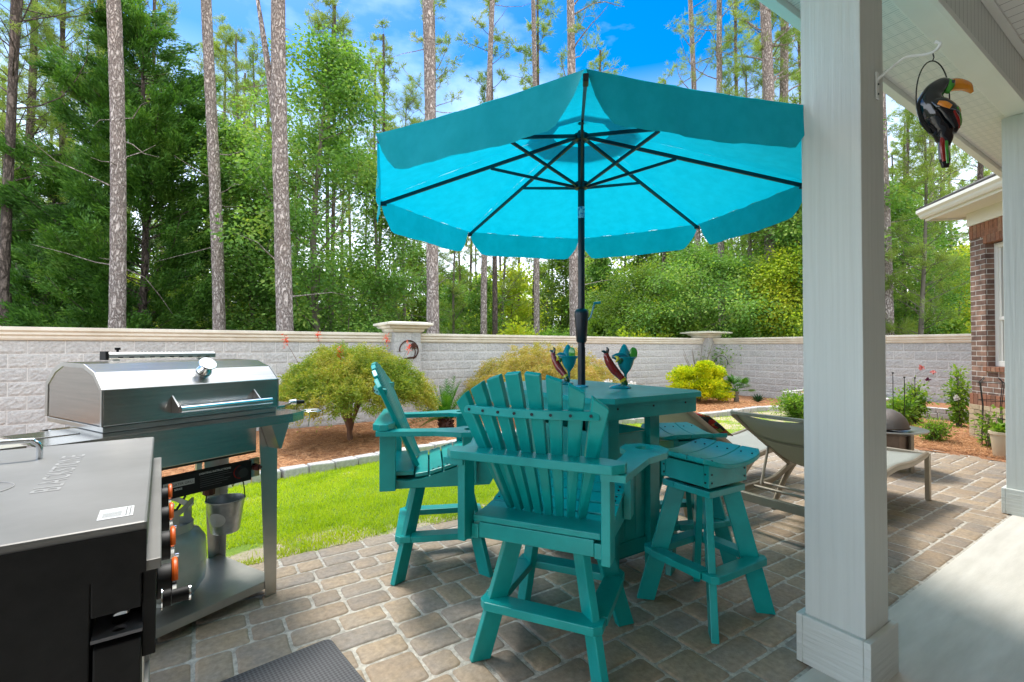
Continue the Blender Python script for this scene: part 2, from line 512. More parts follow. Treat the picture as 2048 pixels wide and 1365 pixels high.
class MB:
    def __init__(s):
        s.v, s.f, s.m = [], [], []

    def add(s, vs, fs, mi=0):
        b = len(s.v)
        s.v += [tuple(v) for v in vs]
        for f in fs:
            s.f.append(tuple(i + b for i in f))
            s.m.append(mi)
        return s

    def box(s, x0, x1, y0, y1, z0, z1, mi=0):
        return s.add([(x0, y0, z0), (x1, y0, z0), (x1, y1, z0), (x0, y1, z0), (x0, y0, z1), (x1, y0, z1), (x1, y1, z1), (x0, y1, z1)],
                     [(3, 2, 1, 0), (4, 5, 6, 7), (0, 1, 5, 4), (1, 2, 6, 5), (2, 3, 7, 6), (3, 0, 4, 7)], mi)

    def bar(s, p0, p1, w, h, up=(0, 0, 1), w1=None, h1=None, mi=0):
        p0, p1, up = Vector(p0), Vector(p1), Vector(up)
        d = (p1 - p0).normalized()
        sd_ = d.cross(up)
        if sd_.length < 1e-4:
            sd_ = d.cross(Vector((1, 0, 0)))
        sd_.normalize()
        u = sd_.cross(d).normalized()
        w1 = w if w1 is None else w1
        h1 = h if h1 is None else h1
        vs = []
        for p, ww, hh in ((p0, w, h), (p1, w1, h1)):
            for a, b in ((-1, -1), (1, -1), (1, 1), (-1, 1)):
                vs.append(p + sd_ * a * ww / 2 + u * b * hh / 2)
        return s.add(vs, [(0, 1, 2, 3), (7, 6, 5, 4), (0, 4, 5, 1), (1, 5, 6, 2), (2, 6, 7, 3), (3, 7, 4, 0)], mi)

    def tube(s, pts, rad, n=8, cap=True, mi=0, sq=(1, 1), up=None):
        pts = [Vector(p) for p in pts]
        if not hasattr(rad, '__len__'):
            rad = [rad] * len(pts)
        b = len(s.v)
        ref = Vector(up) if up else Vector((0.31, 0.17, 0.93))
        prev = None
        for i, p in enumerate(pts):
            d = (pts[min(i + 1, len(pts) - 1)] - pts[max(i - 1, 0)])
            if d.length < 1e-9: d = Vector((0, 0, 1))
            d.normalize()
            if prev is None:
                a = d.cross(ref)
                if a.length < 1e-3: a = d.cross(Vector((1, 0, 0)))
            else:
                a = prev - d * prev.dot(d)
            a.normalize()
            prev = a
            c = d.cross(a)
            for k in range(n):
                t = 2 * math.pi * k / n
                s.v.append(tuple(p + (a * math.cos(t) * sq[0] + c * math.sin(t) * sq[1]) * rad[i]))
        for i in range(len(pts) - 1):
            for k in range(n):
                k2 = (k + 1) % n
                s.f.append((b + i * n + k, b + i * n + k2, b + (i + 1) * n + k2, b + (i + 1) * n + k))
                s.m.append(mi)
        if cap:
            s.f.append(tuple(b + k for k in range(n))[::-1]); s.m.append(mi)
            s.f.append(tuple(b + (len(pts) - 1) * n + k for k in range(n))); s.m.append(mi)
        return s

    def lathe(s, prof, n=24, c=(0, 0, 0), mi=0, cap=False):
        b = len(s.v)
        for r, z in prof:
            for k in range(n):
                t = 2 * math.pi * k / n
                s.v.append((c[0] + r * math.cos(t), c[1] + r * math.sin(t), c[2] + z))
        for i in range(len(prof) - 1):
            for k in range(n):
                k2 = (k + 1) % n
                s.f.append((b + i * n + k, b + i * n + k2, b + (i + 1) * n + k2, b + (i + 1) * n + k)); s.m.append(mi)
        if cap:
            s.f.append(tuple(b + k for k in range(n))[::-1]); s.m.append(mi)
            s.f.append(tuple(b + (len(prof) - 1) * n + k for k in range(n))); s.m.append(mi)
        return s

    def prism(s, outl, lo, hi, axis='z', holes=(), mi=0):
        """outline (2D) extruded between lo and hi along an axis; optional holes"""
        def P(a, b, h):
            return (a, b, h) if axis == 'z' else ((a, h, b) if axis == 'y' else (h, a, b))
        loops = [list(outl)] + [list(h) for h in holes]
        tris = tessellate_polygon([[Vector((a, b, 0)) for a, b in lp] for lp in loops])
        flat = [p for lp in loops for p in lp]
        n = len(flat)
        b = len(s.v)
        s.v += [P(a, c, lo) for a, c in flat] + [P(a, c, hi) for a, c in flat]
        if holes:
            for t in tris:
                s.f.append(tuple(b + i for i in t)); s.m.append(mi)
                s.f.append(tuple(b + n + i for i in t[::-1])); s.m.append(mi)
        else:
            s.f.append(tuple(b + i for i in range(n))[::-1]); s.m.append(mi)
            s.f.append(tuple(b + n + i for i in range(n))); s.m.append(mi)
        o = 0
        for lp in loops:
            k = len(lp)
            for i in range(k):
                j = (i + 1) % k
                s.f.append((b + o + i, b + o + j, b + n + o + j, b + n + o + i)); s.m.append(mi)
            o += k
        return s

    def build(s, name, m, parent=None, smooth=False, bevel=0.0, loc=(0, 0, 0), rz=0.0, recalc=True, seg=2):
        me = bpy.data.meshes.new(name)
        me.from_pydata(s.v, [], s.f)
        ms = m if isinstance(m, (list, tuple)) else [m]
        for q in ms:
            me.materials.append(q)
        if len(ms) > 1:
            me.polygons.foreach_set("material_index", s.m)
        if recalc:
            import bmesh
            bm = bmesh.new()
            bm.from_mesh(me)
            bmesh.ops.recalc_face_normals(bm, faces=bm.faces)
            bm.to_mesh(me)
            bm.free()
        if smooth:
            me.polygons.foreach_set("use_smooth", [True] * len(me.polygons))
            try:
                me.set_sharp_from_angle(angle=R(40))
            except Exception:
                pass
        o = bpy.data.objects.new(name, me)
        col.objects.link(o)
        o.parent = parent
        o.location = loc
        o.rotation_euler = (0, 0, rz)
        if bevel:
            bv = o.modifiers.new("bevel", 'BEVEL')
            bv.width = bevel
            bv.segments = seg
            bv.limit_method = 'ANGLE'
            bv.angle_limit = R(40)
            bv.harden_normals = False
        return o


def quads_mesh(name, V, m, parent=None, k=4, smooth=False):
    """V: (n*k,3) array of separate k-gons"""
    n = len(V) // k
    me = bpy.data.meshes.new(name)
    me.vertices.add(len(V))
    me.vertices.foreach_set("co", V.astype(np.float32).ravel())
    me.loops.add(n * k)
    me.loops.foreach_set("vertex_index", np.arange(n * k, dtype=np.int32))
    me.polygons.add(n)
    me.polygons.foreach_set("loop_start", np.arange(0, n * k, k, dtype=np.int32))
    me.update(calc_edges=True)
    me.materials.append(m)
    o = bpy.data.objects.new(name, me)
    col.objects.link(o)
    o.parent = parent
    return o


def leaf_quads(P, size, aspect=0.5, rng=None, D=None, droop=0.0, var=0.35, flat=0.0):
    """a rhombic leaf at each point of P. D: leaf direction, else random"""
    n = len(P)
    d = rng.normal(size=(n, 3)) if D is None else D + rng.normal(size=(n, 3)) * 0.25
    d[:, 2] -= droop
    d /= np.linalg.norm(d, axis=1, keepdims=True) + 1e-9
    r = rng.normal(size=(n, 3))
    r[:, 2] *= (1 - flat)
    wv = np.cross(d, r)
    if flat:
        up = np.array([0, 0, 1.0])
        wv = np.cross(d, up + rng.normal(size=(n, 3)) * (1 - flat))
    wv /= np.linalg.norm(wv, axis=1, keepdims=True) + 1e-9
    s = size * (1 + var * (rng.random((n, 1)) * 2 - 1))
    V = np.empty((n, 4, 3))
    V[:, 0] = P
    V[:, 1] = P + d * s * 0.45 + wv * s * aspect * 0.5
    V[:, 2] = P + d * s
    V[:, 3] = P + d * s * 0.45 - wv * s * aspect * 0.5
    return V.reshape(-1, 3)


def blob_points(n, c, r, rng, shell=0.5):
    d = rng.normal(size=(n, 3))
    d /= np.linalg.norm(d, axis=1, keepdims=True)
    q = shell + (1 - shell) * rng.random((n, 1))
    return np.array(c) + d * q * np.array(r)


# ------------------------------------------------------------------ ground
PATIO_T = 3.33


def smooth01(x):
    x = max(0.0, min(1.0, x))
    return x * x * (3 - 2 * x)


def gz(s, t):
    return -0.17 * smooth01(max((t - 3.5) / 5.5, (s - 8.3) / 5.0))


CURB = [(-7, 4.9), (-3, 5.15), (0.73, 5.57), (1.5, 5.72), (2.3, 5.92), (3.0, 6.05), (4.6, 6.35), (6.3, 6.32), (7.8, 5.85), (9.0, 5.72), (10.1, 5.75), (11.4, 5.45), (12.4, 5.3)]


def curb(s):
    for (a, ta), (b, tb) in zip(CURB, CURB[1:]):
        if s <= b:
            return ta + (tb - ta) * (s - a) / (b - a)
    return CURB[-1][1]


def grid_obj(name, m, s0, s1, ds, tfun, nt_, zoff, jit=0.0, seed=1):
    rnd = random.Random(seed)
    b = MB()
    ss = [s0 + i * (s1 - s0) / ds for i in range(ds + 1)]
    for s in ss:
        a, c = tfun(s)
        for j in range(nt_ + 1):
            t = a + (c - a) * j / nt_
            b.v.append((s, t, gz(s, t) + zoff + rnd.uniform(-jit, jit)))
    for i in range(ds):
        for j in range(nt_):
            k = i * (nt_ + 1) + j
            b.f.append((k, k + nt_ + 1, k + nt_ + 2, k + 1)); b.m.append(0)
    o = b.build(name, m, recalc=False, smooth=True)
    tag(o, kind='structure')
    return o


b = MB()
b.v = [(-300, -60, -0.32), (400, -60, -0.32), (400, 400, -0.32), (-300, 400, -0.32)]
b.f = [(0, 1, 2, 3)]; b.m = [0]
tag(b.build('forest_ground', M['forestfloor'], recalc=False), kind='structure')

grid_obj('mulch_bed', M['mulch'], -8, 15.5, 150, lambda s: (curb(s) - 0.1 if s < 12.4 else 0.0, 9.8), 50, -0.012, 0.012, 3)
grid_obj('mulch_bed_by_house', M['mulch'], 7.8, 13.0, 60, lambda s: (-1.0, 3.75), 50, 0.0, 0.010, 4)
grid_obj('lawn', M['grassbase'], -8, 12.5, 140, lambda s: (PATIO_T if s < 7.95 else 3.6, curb(s)), 24, -0.004, 0.004, 5)
b = MB().box(-4, 9.0, -3.2, 0.975, -0.15, 0.004)
tag(b.build('porch_slab', M['concrete'], recalc=False, bevel=0.006), kind='structure')

# patio: joint sand sheet with one mesh of individually rounded stones
b = MB().box(-3.2, 8.05, 0.977, PATIO_T, -0.2, -0.0065)
tag(b.build('patio_joint_sand', M['grout'], recalc=False), kind='structure')


def patio():
    rnd = random.Random(11)
    U = 0.0735
    s0, t0 = -1.7, 0.985
    nx, ny = int((7.98 - s0) / U), int((PATIO_T - t0) / U) + 1
    occ = [[False] * ny for _ in range(nx)]
    b = MB()
    for i in range(nx):
        for j in range(ny):
            if occ[i][j]:
                continue
            run = 0
            while j + run < ny and not occ[i][j + run] and run < 6:
                run += 1
            opts = [(2, 3), (2, 3), (3, 2), (3, 3), (2, 2), (3, 2), (4, 2), (2, 3), (3, 3)]
            rnd.shuffle(opts)
            pick = None
            for a, c in opts:
                if c <= run and run - c != 1 and all(i + p < nx and not occ[i + p][j + q] for p in range(a) for q in range(c)):
                    pick = (a, c)
                    break
            if pick is None:
                for a, c in ((2, run), (3, run), (2, 2), (2, 1), (1, 2), (1, 1)):
                    if 0 < c <= run and all(i + p < nx and not occ[i + p][j + q] for p in range(a) for q in range(c)):
                        pick = (a, c)
                        break
            if pick is None:
                pick = (1, 1)
            a, c = pick
            for p in range(a):
                for q in range(c):
                    occ[i + p][j + q] = True
            g = 0.0060
            x0, x1 = s0 + i * U + g, s0 + (i + a) * U - g
            y0, y1 = t0 + j * U + g, t0 + (j + c) * U - g
            if x1 > 7.99 or y1 > PATIO_T + 0.06:
                continue
            cx, cy = (x0 + x1) / 2, (y0 + y1) / 2
            hx, hy = (x1 - x0) / 2, (y1 - y0) / 2
            r = 0.018
            ring = []
            for qx, qy, a0 in ((1, 1, 0), (-1, 1, 90), (-1, -1, 180), (1, -1, 270)):
                rr = r * rnd.uniform(0.7, 1.7)
                for k in range(4):
                    an = R(a0 + 30 * k)
                    ring.append((qx * (hx - rr) + rr * math.cos(an), qy * (hy - rr) + rr * math.sin(an)))
                # slightly wavy sides
                nxq = {(1, 1): (0, hy), (-1, 1): (-hx, 0), (-1, -1): (0, -hy), (1, -1): (hx, 0)}[(qx, qy)]
                wv = rnd.uniform(-0.0045, 0.0015)
                if nxq[0] == 0:
                    ring.append((rnd.uniform(-.02, .02), nxq[1] + (wv if nxq[1] > 0 else -wv)))
                else:
                    ring.append((nxq[0] + (wv if nxq[0] > 0 else -wv), rnd.uniform(-.02, .02)))
            tz, tx, ty = rnd.uniform(-0.002, 0.001), rnd.uniform(-0.012, 0.012), rnd.uniform(-0.012, 0.012)
            base = len(b.v)
            n = len(ring)
            for ins, z in ((0.0, -0.02), (0.0, -0.0065), (0.005, -0.0018), (0.012, 0.0)):
                kx, ky = (hx - ins) / hx, (hy - ins) / hy
                for x, y in ring:
                    b.v.append((cx + x * kx, cy + y * ky, z + tz + x * tx + y * ty))
            for q in range(3):
                for k in range(n):
                    k2 = (k + 1) % n
                    b.f.append((base + q * n + k, base + q * n + k2, base + (q + 1) * n + k2, base + (q + 1) * n + k)); b.m.append(0)
            b.f.append(tuple(base + 3 * n + k for k in range(n))); b.m.append(0)
    o = b.build('patio', M['paver'], recalc=False, smooth=True)
    tag(o, kind='structure')


patio()


def lawn_grass():
    rng = np.random.default_rng(5)
    # dense close by, thinner and taller clumps far off
    S, T, Hh = [], [], []
    for (a, b_, t0, t1, dens, h) in ((-3, 3.4, PATIO_T - .01, 4.3, 9500, .040), (-3.5, 4.0, 4.3, 6.2, 5500, .045), (3.4, 8, PATIO_T, 6.5, 2600, .045), (8, 12.4, 3.6, 6.0, 500, .05)):
        n = int((b_ - a) * (t1 - t0) * dens)
        s = rng.uniform(a, b_, n); t = rng.uniform(t0, t1, n)
        ok = t < np.interp(s, [p[0] for p in CURB], [p[1] for p in CURB]) - 0.06
        # worn sandy spots beside the patio and far right
        bare = (np.sin(s * 5.3 + 1.0) + np.sin(t * 9 + s * 3)) > 0.6
        ok &= ~((t < 3.36 + .16 * (1 + np.sin(s * 4.1 + .6))) & bare & (rng.random(n) < 0.93))
        ok &= ~((s > 6.5) & (rng.random(n) < 0.75) & (np.sin(s * 2.1) + np.sin(t * 4 + s) > -0.6))
        S.append(s[ok]); T.append(t[ok]); Hh.append(np.full(ok.sum(), h))
    S, T, Hh = map(np.concatenate, (S, T, Hh))
    n = len(S)
    Z = np.array([gz(a, c) for a, c in zip(S, T)]) - 0.006
    P = np.stack([S, T, Z], 1)
    an = rng.uniform(0, 2 * np.pi, n)
    wd = np.stack([np.cos(an), np.sin(an), np.zeros(n)], 1) * 0.0035 * (1 + 0.3 * np.maximum(T - 4, 0))[:, None]
    ln = rng.normal(size=(n, 3)) * 0.55
    ln[:, 2] = 1
    ln /= np.linalg.norm(ln, axis=1, keepdims=True)
    H_ = (Hh * rng.uniform(0.5, 1.2, n))[:, None]
    V = np.empty((n, 3, 3))
    V[:, 0] = P - wd; V[:, 1] = P + wd; V[:, 2] = P + ln * H_
    o = quads_mesh('lawn_grass', V.reshape(-1, 3), M['grass'], k=3)
    tag(o, 'short bright green grass growing on the lawn', 'grass', kind='stuff')


lawn_grass()


def straw(name, n, regions, seed, label):
    rng = np.random.default_rng(seed)
    Ps = []
    for (s0, s1, f0, f1, k) in regions:
        s = rng.uniform(s0, s1, k)
        lo = np.array([f0(x) for x in s]); hi = np.array([f1(x) for x in s])
        t = lo + (hi - lo) * rng.random(k)
        z = np.array([gz(a, c) for a, c in zip(s, t)]) + rng.uniform(-0.004, 0.028, k)
        Ps.append(np.stack([s, t, z], 1))
    P = np.concatenate(Ps)
    n = len(P)
    an = rng.uniform(0, 2 * np.pi, n)
    d = np.stack([np.cos(an), np.sin(an), rng.uniform(-.25, .35, n)], 1)
    L_ = rng.uniform(0.04, 0.11, (n, 1))
    wv = np.stack([-np.sin(an), np.cos(an), rng.uniform(-.5, .5, n)], 1) * (0.0022 + 0.0006 * np.maximum(P[:, 1:2] - 6, 0))
    V = np.empty((n, 4, 3))
    V[:, 0] = P - wv; V[:, 1] = P + wv; V[:, 2] = P + d * L_ + wv * .6; V[:, 3] = P + d * L_ - wv * .6
    o = quads_mesh(name, V.reshape(-1, 3), M['straw'])
    tag(o, label, 'pine straw', kind='stuff')


straw('pine_straw', 0, [(-4, 12.4, lambda s: curb(s) + .1, lambda s: min(9.5, curb(s) + 3.4), 90000)], 7, 'loose orange brown pine straw covering the bed along the block wall')
straw('pine_straw', 0, [(7.98, 12.6, lambda s: 0.2, lambda s: 3.7, 60000)], 8, 'loose orange brown pine straw covering the bed beside the brick house')


# garden edging stones
def edging():
    rnd = random.Random(3)
    protos = []
    for k in range(4):
        b = MB().box(-0.135, 0.135, -0.075, 0.075, -0.1, 0.075)
        # rough split face: jitter corners
        b.v = [(x + rnd.uniform(-.012, .012), y + rnd.uniform(-.012, .012), z + rnd.uniform(-.006, .006)) for x, y, z in b.v]
        o = b.build('edging_stone', M['edging'], bevel=0.014)
        protos.append(o)
    s = -4.0
    used = set()
    i = 0
    while s < 12.3:
        t = curb(s)
        t2 = curb(s + 0.28)
        ang = math.atan2(t2 - t, 0.28)
        k = rnd.randrange(4)
        if k in used:
            o = protos[k].copy(); col.objects.link(o)
        else:
            o = protos[k]; used.add(k)
        ds = 0.28 * math.cos(ang)
        o.location = (s + ds / 2, t + (t2 - t) * .5, gz(s, t) + 0.02)
        o.rotation_euler = (rnd.uniform(-.05, .05), rnd.uniform(-.03, .03), ang + rnd.uniform(-.05, .05))
        tag(o, 'pale grey edging stone in the curving row between lawn and mulch', 'edging stone', 'edging stones along the curved bed')
        s += ds
        i += 1


edging()

# ------------------------------------------------------------------ block walls
BH, BL = 0.2032, 0.4064


def block_wall(name, length, z0, ztop, label, origin, rz):
    """face towards -y of the local frame, thickness 0.2"""
    rnd = random.Random(len(label))
    root = empty(name, (*origin, 0), rz, label, 'wall')
    b = MB().box(0, length, 0.0, 0.2, z0 - 0.1, ztop)
    b.build('mortar', M['mortar'], root, recalc=False)
    f = MB()
    rows = int(round((ztop - z0) / BH)) + 1
    for r in range(rows):
        za = ztop - (r + 1) * BH
        off = (BL / 2) * (r % 2)
        x = -off
        while x < length:
            xa, xb = max(0, x) + 0.005, min(length, x + BL) - 0.005
            if xb - xa > 0.05:
                nx_, nz_ = 11, 6
                base = len(f.v)
                for iz in range(nz_ + 1):
                    for ix in range(nx_ + 1):
                        px = xa + (xb - xa) * ix / nx_
                        pz = za + 0.005 + (BH - 0.01) * iz / nz_
                        edge = ix in (0, nx_) or iz in (0, nz_)
                        y = -0.002 - (0 if edge else rnd.uniform(0.003, 0.011))
                        f.v.append((px, y, pz))
                for iz in range(nz_):
                    for ix in range(nx_):
                        k = base + iz * (nx_ + 1) + ix
                        f.f.append((k, k + 1, k + nx_ + 2, k + nx_ + 1)); f.m.append(0)
                # sides back to the mortar
                bb = len(f.v)
                f.v += [(xa, .004, za + .005), (xb, .004, za + .005), (xb, .004, za + BH - .005), (xa, .004, za + BH - .005)]
                c0, c1, c2, c3 = base, base + nx_, base + nz_ * (nx_ + 1) + nx_, base + nz_ * (nx_ + 1)
                f.f += [(bb, bb + 1, c1, c0), (bb + 1, bb + 2, c2, c1), (bb + 2, bb + 3, c3, c2), (bb + 3, bb, c0, c3)]
                f.m += [0] * 4
            x += BL
    f.build('blocks', M['block'], root, recalc=False)
    prof = [(-0.03, 0), (-0.045, 0.03), (-0.045, 0.06), (-0.07, 0.08), (-0.07, 0.115), (-0.095, 0.14), (-0.095, 0.19), (0.30, 0.19), (0.30, 0.0)]
    c = MB().prism([(y, ztop + z) for y, z in prof], 0, length, axis='x')
    c.build('cap', M['cap'], root, bevel=0.004)
    return root


ZW = 1.435
CORN = (14.2, 9.65)
block_wall('garden_wall', 24.0, -0.25, ZW, 'long grey split face block wall with cream cap running behind the maple', (CORN[0] - 24.0, CORN[1]), 0.0)
block_wall('garden_wall', 14.0, -0.25, ZW, 'grey split face block wall with cream cap from the corner pillar to the brick house', (CORN[0], CORN[1]), R(-90))


def pillar(x0, x1, y0, y1, ztop, label, over):
    rnd = random.Random(int(x0 * 10))
    root = empty('wall_pillar', ((x0 + x1) / 2, (y0 + y1) / 2, 0), 0, label, 'pillar')
    hx, hy = (x1 - x0) / 2, (y1 - y0) / 2
    MB().box(-hx + .01, hx - .01, -hy + .01, hy - .01, -0.3, ztop).build('mortar', M['mortar'], root, recalc=False)
    f = MB()
    r = 0
    z = ztop
    while z > -0.2:
        za = z - BH
        sp = 0.36 if r % 2 else 0.64
        xm = -hx + 2 * hx * sp
        for a, c in ((-hx, xm), (xm, hx)):
            f.box(a + .004, c - .004, -hy, -hy + .03, za + .004, z - .004)
        for a, c in ((-hy + .031, -hy + 2 * hy * sp), (-hy + 2 * hy * sp, hy)):
            f.box(-hx, -hx + .03, a + .004, c - .004, za + .004, z - .004)
            f.box(hx - .03, hx, a + .004, c - .004, za + .004, z - .004)
        z = za; r += 1
    f.build('blocks', M['block'], root, bevel=0.004)
    c = MB()
    st = [(0.02, 0.0), (0.05, 0.03), (0.06, 0.07), (0.12, 0.085), (0.14, 0.12), (over, 0.15), (over, 0.19), (over * .3, 0.22)]
    for i, (o_, zz) in enumerate(st):
        c.v += [(-hx - o_, -hy - o_, ztop + zz), (hx + o_, -hy - o_, ztop + zz), (hx + o_, hy + o_, ztop + zz), (-hx - o_, hy + o_, ztop + zz)]
        if i:
            for k in range(4):
                k2 = (k + 1) % 4
                c.f.append(((i - 1) * 4 + k, (i - 1) * 4 + k2, i * 4 + k2, i * 4 + k)); c.m.append(0)
    c.f.append((3, 2, 1, 0)); c.m.append(0)
    e = (len(st) - 1) * 4
    c.f.append((e, e + 1, e + 2, e + 3)); c.m.append(0)
    c.build('cap', M['cap'], root)
    return root


PX = 3.62
pillar(PX - .29, PX + .29, 9.42, 9.98, 1.64, 'square block pillar with wide cream cap and a rusty palm ornament', 0.2)
pillar(CORN[0] - .32, CORN[0] + .24, 9.40, 9.98, 1.64, 'corner pillar with wide cream cap where the two block walls meet', 0.3)

# palm ornament on the pillar
pr = empty('palm_ornament', (PX + 0.02, 9.40, 1.27), 0, 'rusty round metal ornament with a palm tree on the block pillar', 'wall ornament')
b = MB()
pts = [(0.20 * math.cos(R(a)), 0, 0.20 * math.sin(R(a))) for a in range(-60, 190, 8)]
b.tube(pts, 0.013, 6)
b.tube([(-.10, 0, -.17), (.16, 0, -.14)], 0.016, 6)
b.build('ring', M['rust'], pr)
b = MB().tube([(.12, -.012, -.15), (.135, -.012, -.02), (.10, -.012, .08)], [.015, .011, .009], 6)
b.build('palm_trunk', M['rust'], pr)
b = MB()
for k in range(9):
    a = R(k * 40 + 10)
    p0 = Vector((.10, -.014, .09))
    p1 = p0 + Vector((math.cos(a) * .055, 0, math.sin(a) * .05 + .012))
    p2 = p0 + Vector((math.cos(a) * .095, 0, math.sin(a) * .075 - .025))
    b.tube([p0, p1, p2], [.008, .017, .003], 5, sq=(1, .35), up=(0, 1, 0))
b.build('palm_fronds', M['rust'], pr)
# wire arch by the corner
b = MB()
b.tube([(0, 0, -.2), (0, 0, 1.0), (.02, 0, 1.12), (.10, 0, 1.22), (.22, 0, 1.26), (.33, 0, 1.21), (.39, 0, 1.10), (.40, 0, .98)], 0.009, 6)
o = b.build('garden_hook', M['wire'], loc=(*at(1428, 14.0), -.17), rz=R(-33))
tag(o, 'thin dark curved wire plant hook behind the golden shrub', 'plant hook')


# raised beds of small blocks along the right wall
def raised_bed(x0, x1, y0, y1, zb, rows, label):
    rnd = random.Random(int(y0 * 7))
    root = empty('raised_bed', ((x0 + x1) / 2, (y0 + y1) / 2, zb), 0, label, 'raised bed')
    cx, cy = (x0 + x1) / 2, (y0 + y1) / 2
    f = MB()
    h = 0.105
    for r in range(rows):
        za = r * h - 0.05
        for (ax, fixed, lo, hi) in (('y', x0, y0, y1), ('x', y0, x0, x1), ('x', y1, x0, x1)):
            p = lo - (0.1 if r % 2 else 0)
            while p < hi:
                a, c = max(p, lo) + .004, min(p + rnd.choice((.2, .26, .16)), hi)
                if c - a > .04:
                    j = rnd.uniform(-.012, .012)
                    if ax == 'y':
                        f.box(fixed - .06 + j - cx, fixed + .08 - cx, a - cy, c - .004 - cy, za, za + h - .006)
                    else:
                        f.box(a - cx, c - .004 - cx, fixed - .06 + j - cy, fixed + .07 - cy, za, za + h - .006)
                p = c
    f.build('retaining_blocks', M['edging'], root, bevel=0.01)
    MB().box(x0 - cx + .08, x1 - cx, y0 - cy + .08, y1 - cy - .08, -.1, rows * h - .09).build('soil', M['mulch'], root)
    return root


raised_bed(12.55, 14.15, 1.6, 4.6, -0.16, 3, 'low raised bed of stacked grey blocks behind the rose bushes')
raised_bed(12.45, 14.15, 4.9, 6.3, -0.16, 4, 'low raised bed of stacked grey blocks at the end of the stone edging')

# ------------------------------------------------------------------ porch
SOF = 3.18


def bandmat(name, c, dark, period, axis, width=0.06, slots=False):
    m = bpy.data.materials.new(name)
    m.use_nodes = True
    n, l, p = nodes_of(m)
    p.inputs["Roughness"].default_value = 0.5
    t = n.new("ShaderNodeTexCoord")
    sp = n.new("ShaderNodeSeparateXYZ")
    l.new(t.outputs["Object"], sp.inputs[0])

    def frac(sock, per):
        a = n.new("ShaderNodeMath"); a.operation = 'DIVIDE'; a.inputs[1].default_value = per
        l.new(sock, a.inputs[0])
        f_ = n.new("ShaderNodeMath"); f_.operation = 'FRACT'
        l.new(a.outputs[0], f_.inputs[0])
        return f_.outputs[0]

    def less(sock, v):
        a = n.new("ShaderNodeMath"); a.operation = 'LESS_THAN'; a.inputs[1].default_value = v
        l.new(sock, a.inputs[0])
        return a.outputs[0]
    ln = less(frac(sp.outputs[axis], period), width)
    fac = ln
    if slots:
        a = less(frac(sp.outputs[0], period / 6), 0.28)
        q = less(frac(sp.outputs[1], 0.048), 0.55)
        mu = n.new("ShaderNodeMath"); mu.operation = 'MULTIPLY'
        l.new(a, mu.inputs[0]); l.new(q, mu.inputs[1])
        mu2 = n.new("ShaderNodeMath"); mu2.operation = 'MULTIPLY'; mu2.inputs[1].default_value = 0.55
        l.new(mu.outputs[0], mu2.inputs[0])
        mx_ = n.new("ShaderNodeMath"); mx_.operation = 'MAXIMUM'
        l.new(ln, mx_.inputs[0]); l.new(mu2.outputs[0], mx_.inputs[1])
        fac = mx_.outputs[0]
    mi = n.new("ShaderNodeMixRGB")
    mi.inputs[1].default_value = (*c, 1); mi.inputs[2].default_value = (*dark, 1)
    l.new(fac, mi.inputs[0])
    l.new(mi.outputs[0], p.inputs["Base Color"])
    bp = n.new("ShaderNodeBump"); bp.inputs["Strength"].default_value = 0.6; bp.inputs["Distance"].default_value = 0.004
    bp.invert = True
    l.new(fac, bp.inputs["Height"]); l.new(bp.outputs[0], p.inputs["Normal"])
    return m


M['soffit'] = bandmat('perforated_vinyl_soffit', (0.80, 0.82, 0.80), (0.46, 0.52, 0.52), 0.13, 0, 0.045, True)
M['ceil'] = bandmat('beadboard_ceiling', (0.82, 0.84, 0.82), (0.14, 0.15, 0.15), 0.105, 0, 0.045)
M['beamside'] = bandmat('beam_siding', (0.70, 0.73, 0.70), (0.24, 0.25, 0.24), 0.075, 0, 0.06)

pf = empty('porch_roof', (0, 0, SOF), 0, 'white porch roof with beam, grooved ceiling and perforated soffit over the columns', 'porch roof')
MB().box(-4, 9.0, 0.868, 0.985, 0, 0.62).build('beam', M['trim'], pf, bevel=0.004)
MB().box(-4, 9.0, 0.838, 0.866, -0.012, 0.03).build('beam_lip', M['trim'], pf, bevel=0.002)
MB().box(-4, 9.0, 0.852, 0.866, 0.032, 0.60).build('beam_siding', M['beamside'], pf)
MB().box(-4, 9.0, -3.2, 0.83, 0.36, 0.38).build('ceiling', M['ceil'], pf)
MB().box(-4, 9.0, 0.805, 0.85, 0.335, 0.358).build('ceiling_trim', M['trim'], pf)
MB().box(-4, 9.3, 0.987, 1.318, 0.04, 0.055).build('soffit', M['soffit'], pf)
b = MB()
b.box(-4, 9.3, 1.32, 1.375, 0.0, 0.05)
b.box(-4, 9.3, 1.350, 1.375, 0.051, 0.24)
b.build('fascia', M['trim'], pf, bevel=0.003)
b = MB().prism([(1.44, .22), (1.44, .26), (-3.4, 1.7), (-3.4, 1.66)], -4.1, 9.4, axis='x')
b.build('roof_shingles', M['shingle'], pf)


def column(s, t, label):
    root = empty('porch_column', (s, t, 0.004), 0, label, 'column')
    MB().box(-.11, .11, -.11, .11, 0.0, SOF - .006).build('shaft', M['col'], root, bevel=0.003)
    b = MB()
    b.box(-.135, .135, -.135, -.1105, 0, .2)
    b.box(-.135, .135, .1105, .135, 0, .2)
    b.box(-.135, -.1105, -.11, .11, 0, .2)
    b.box(.1105, .135, -.11, .11, 0, .2)
    b.build('base_trim', M['colh'], root, bevel=0.003)
    return root


column(2.265, .90, 'thick pale painted porch column in the foreground with a grained base')
column(5.52, .90, 'pale blue grey porch column standing at the right edge of the slab')

